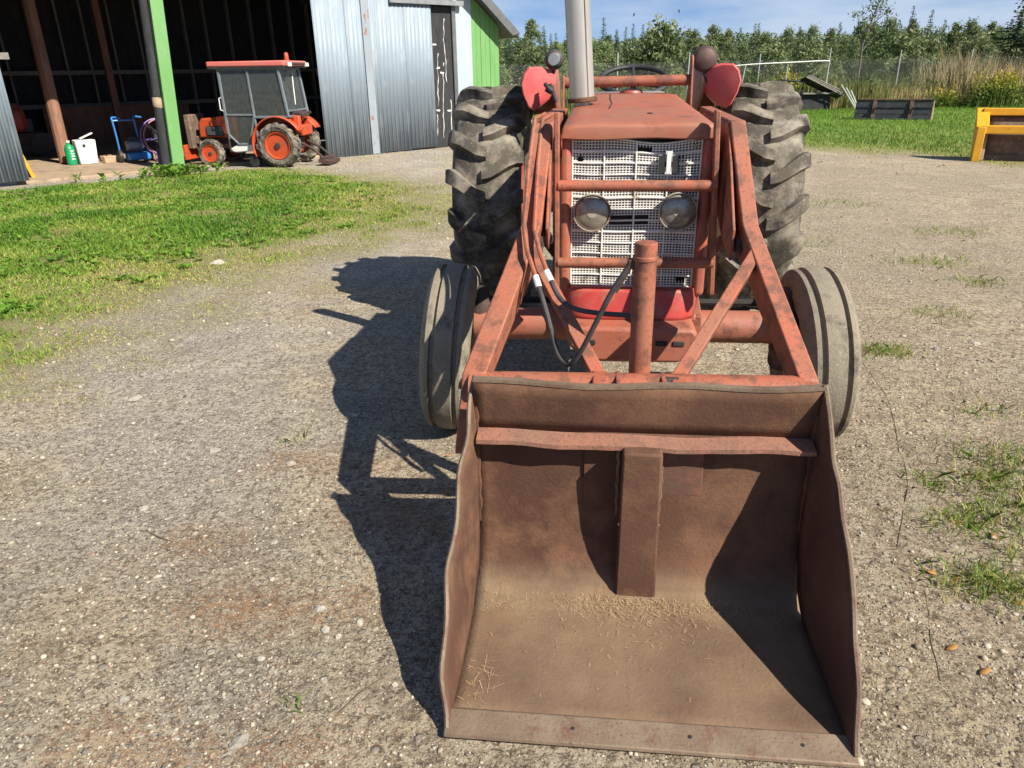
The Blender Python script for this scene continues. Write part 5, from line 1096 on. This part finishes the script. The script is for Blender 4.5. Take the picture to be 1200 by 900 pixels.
stuff('needle_litter', quad_mesh('needle_litter', np.stack([c-A3-B3, c+A3-B3, c+A3+B3, c-A3+B3], 1).reshape(-1, 3), np.repeat(r_.random(n), 4)), attr_mat('dry_needles', [(0, (.16, .085, .045)), (.5, (.30, .15, .08)), (1, (.38, .27, .15))], .9, 0), 'dry reddish needles littering the gravel')
def stone(x, y, s_, label, group=None, sd=0):
    rng = np.random.default_rng(sd); v, f = rocks(np.array([0.]), np.array([0.]), np.array([s_]), rng, .3); bm = bmesh.new()
    vv = [bm.verts.new(p) for p in v]; [bm.faces.new([vv[i] for i in t]) for t in f]; bmesh.ops.subdivide_edges(bm, edges=bm.edges, cuts=1, smooth=.35, fractal=.25, seed=sd)
    me = bpy.data.meshes.new('stone'); bm.to_mesh(me); bm.free(); me.materials.append(M['stone']); o = bpy.data.objects.new('stone', me); COL.objects.link(o)
    o.location = (x, y, gz(x, y)-gz(0, 0)); tag(o, label, 'stone', group)
stone(-.732, 1.41, .024, 'largest grey round stone lying alone on the gravel', None, 1)
for i, (x, y, s_) in enumerate([(-.64, 1.927, .016), (-.768, 1.709, .013), (-.60, 1.83, .015), (-.556, 1.80, .012), (-.50, 1.86, .013), (-.72, 1.66, .010), (-1.17, 3.59, .022), (-2.04, 3.65, .035), (-2.74, 6.8, .05), (-1.0, 2.9, .02), (-1.4, 3.05, .024), (-.9, 2.3, .015), (-1.25, 2.1, .014), (-1.5, 2.55, .018), (-.8, 3.4, .018), (2.9, 4.3, .03), (2.6, 4.2, .02), (1.3, 2.3, .012), (-1.05, 1.75, .012), (-.35, 1.6, .010), (-1.7, 4.4, .025), (-1.3, 4.8, .03), (-.75, 2.55, .013), (-1.1, 1.55, .012), (-.9, 1.42, .010), (-.55, 1.33, .009)]):
    stone(x, y, s_, 'pale loose pebble lying on the open gravel', 'pale pebbles on the gravel', 5+i)
for i, (x, y, rz) in enumerate([(1.295, 1.695, .3), (1.769, 2.263, 1.2), (1.423, 2.057, 2.4), (1.337, 1.60, .4), (1.628, 1.897, 0), (1.70, 2.37, 2.9), (1.5, 2.03, .9), (-1.33, 4.9, .5), (-.28, 2.62, 1.1), (-.30, 2.95, .2)]):
    m = MB(); L2, W2 = (.024, .010) if i < 7 else (.018, .007)
    m.add([(-L2, 0, .002), (-L2*.3, -W2, .006), (L2*.5, -W2*.8, .003), (L2, 0, .008), (L2*.5, W2*.8, .006), (-L2*.3, W2, .003), (0, 0, .001)], [(0, 1, 6), (1, 2, 6), (2, 3, 6), (3, 4, 6), (4, 5, 6), (5, 0, 6)])
    o = m.build('fallen_leaf', M['leafdry'], None, solid=.0008); o.location = (x, y, gz(x, y)+.002); o.rotation_euler.z = rz
    tag(o, 'dry orange leaf fallen on the ground', 'leaf', 'fallen orange leaves')
for P, lab in (([(2.10, 4.21), (2.02, 3.8), (1.95, 3.46), (1.78, 3.0), (1.66, 2.68), (1.50, 2.4), (1.33, 2.11)], 'long thin dark line added along a tyre track edge beside the front tyre'), ([(1.36, 1.97), (1.31, 1.85), (1.26, 1.75), (1.19, 1.56)], 'short thin dark line added along a tyre track edge beside the bucket')):
    pts = catmull([(a, b, 0) for a, b in P], 6); pts = [(p.x+.0015*math.sin(i*1.3), p.y, gz(p.x, p.y)+.0008) for i, p in enumerate(pts)]
    tag(MB().tube(pts, .0013, 5).build('track_edge_line', M['twig'], None), lab, 'track')  # thin dark tubes added to mark tyre track edges in the gravel
for x, y, l, a in ((-.44, 1.56, .09, .9), (-1.35, 2.35, .08, 2.6), (-.28, 3.72, .14, 1.1), (1.36, 2.2, .05, .2)):
    o = MB().tube([(-l, 0, .004), (0, .006, .007), (l, 0, .004)], [.0022, .002, .001], 5).build('twig', M['twig'], None); o.location = (x, y, gz(x, y)); o.rotation_euler.z = a
    tag(o, 'thin straight twig lying on the gravel', 'twig', 'twigs on the gravel')
# chaff and straw swept into the bucket
n = 1500; u = np.where(r_.random(n) < .45, np.clip(.48+r_.normal(size=n)*.12, .02, .98), r_.random(n)); lx = BX0+.02+(BX1-BX0-.04)*u; ly = -1.30-np.abs(r_.normal(size=n))*.05; ly[1250:] = -1.34-np.abs(r_.normal(size=250))*.16; lx[1440:] = BX0+.07+r_.normal(size=60)*.025; ly[1440:] = -1.68+r_.normal(size=60)*.05; ly = np.maximum(ly, -1.79)
lz = np.interp(ly, [-1.8, -1.36, -1.31, -1.275, -1.25], [.022, .020, .026, .046, .08]); a = r_.uniform(0, 3.14, n); l = np.exp(r_.normal(-5.5, .6, n)); l[1440:] *= 2.5; w_ = .0005
A3 = np.stack([np.cos(a)*l, np.sin(a)*l, r_.normal(size=n)*.003], 1); B3 = np.stack([-np.sin(a)*w_, np.cos(a)*w_, 0*a], 1); c = np.stack([lx, ly, lz+r_.random(n)*.004], 1)
o = bpy.data.objects.new('straw', quad_mesh('straw', np.stack([c-A3-B3, c+A3-B3, c+A3+B3, c-A3+B3], 1).reshape(-1, 3), np.repeat(r_.uniform(.0, 1, n), 4))); COL.objects.link(o); o.data.materials.append(attr_mat('straw', [(0, (.20, .12, .06)), (.5, (.36, .25, .13)), (1, (.46, .36, .20))], .8, 0))
o.location = TR.location; o.rotation_euler = TR.rotation_euler; tag(o, 'dry straw and chaff lying in the bucket', None, None, 'stuff')
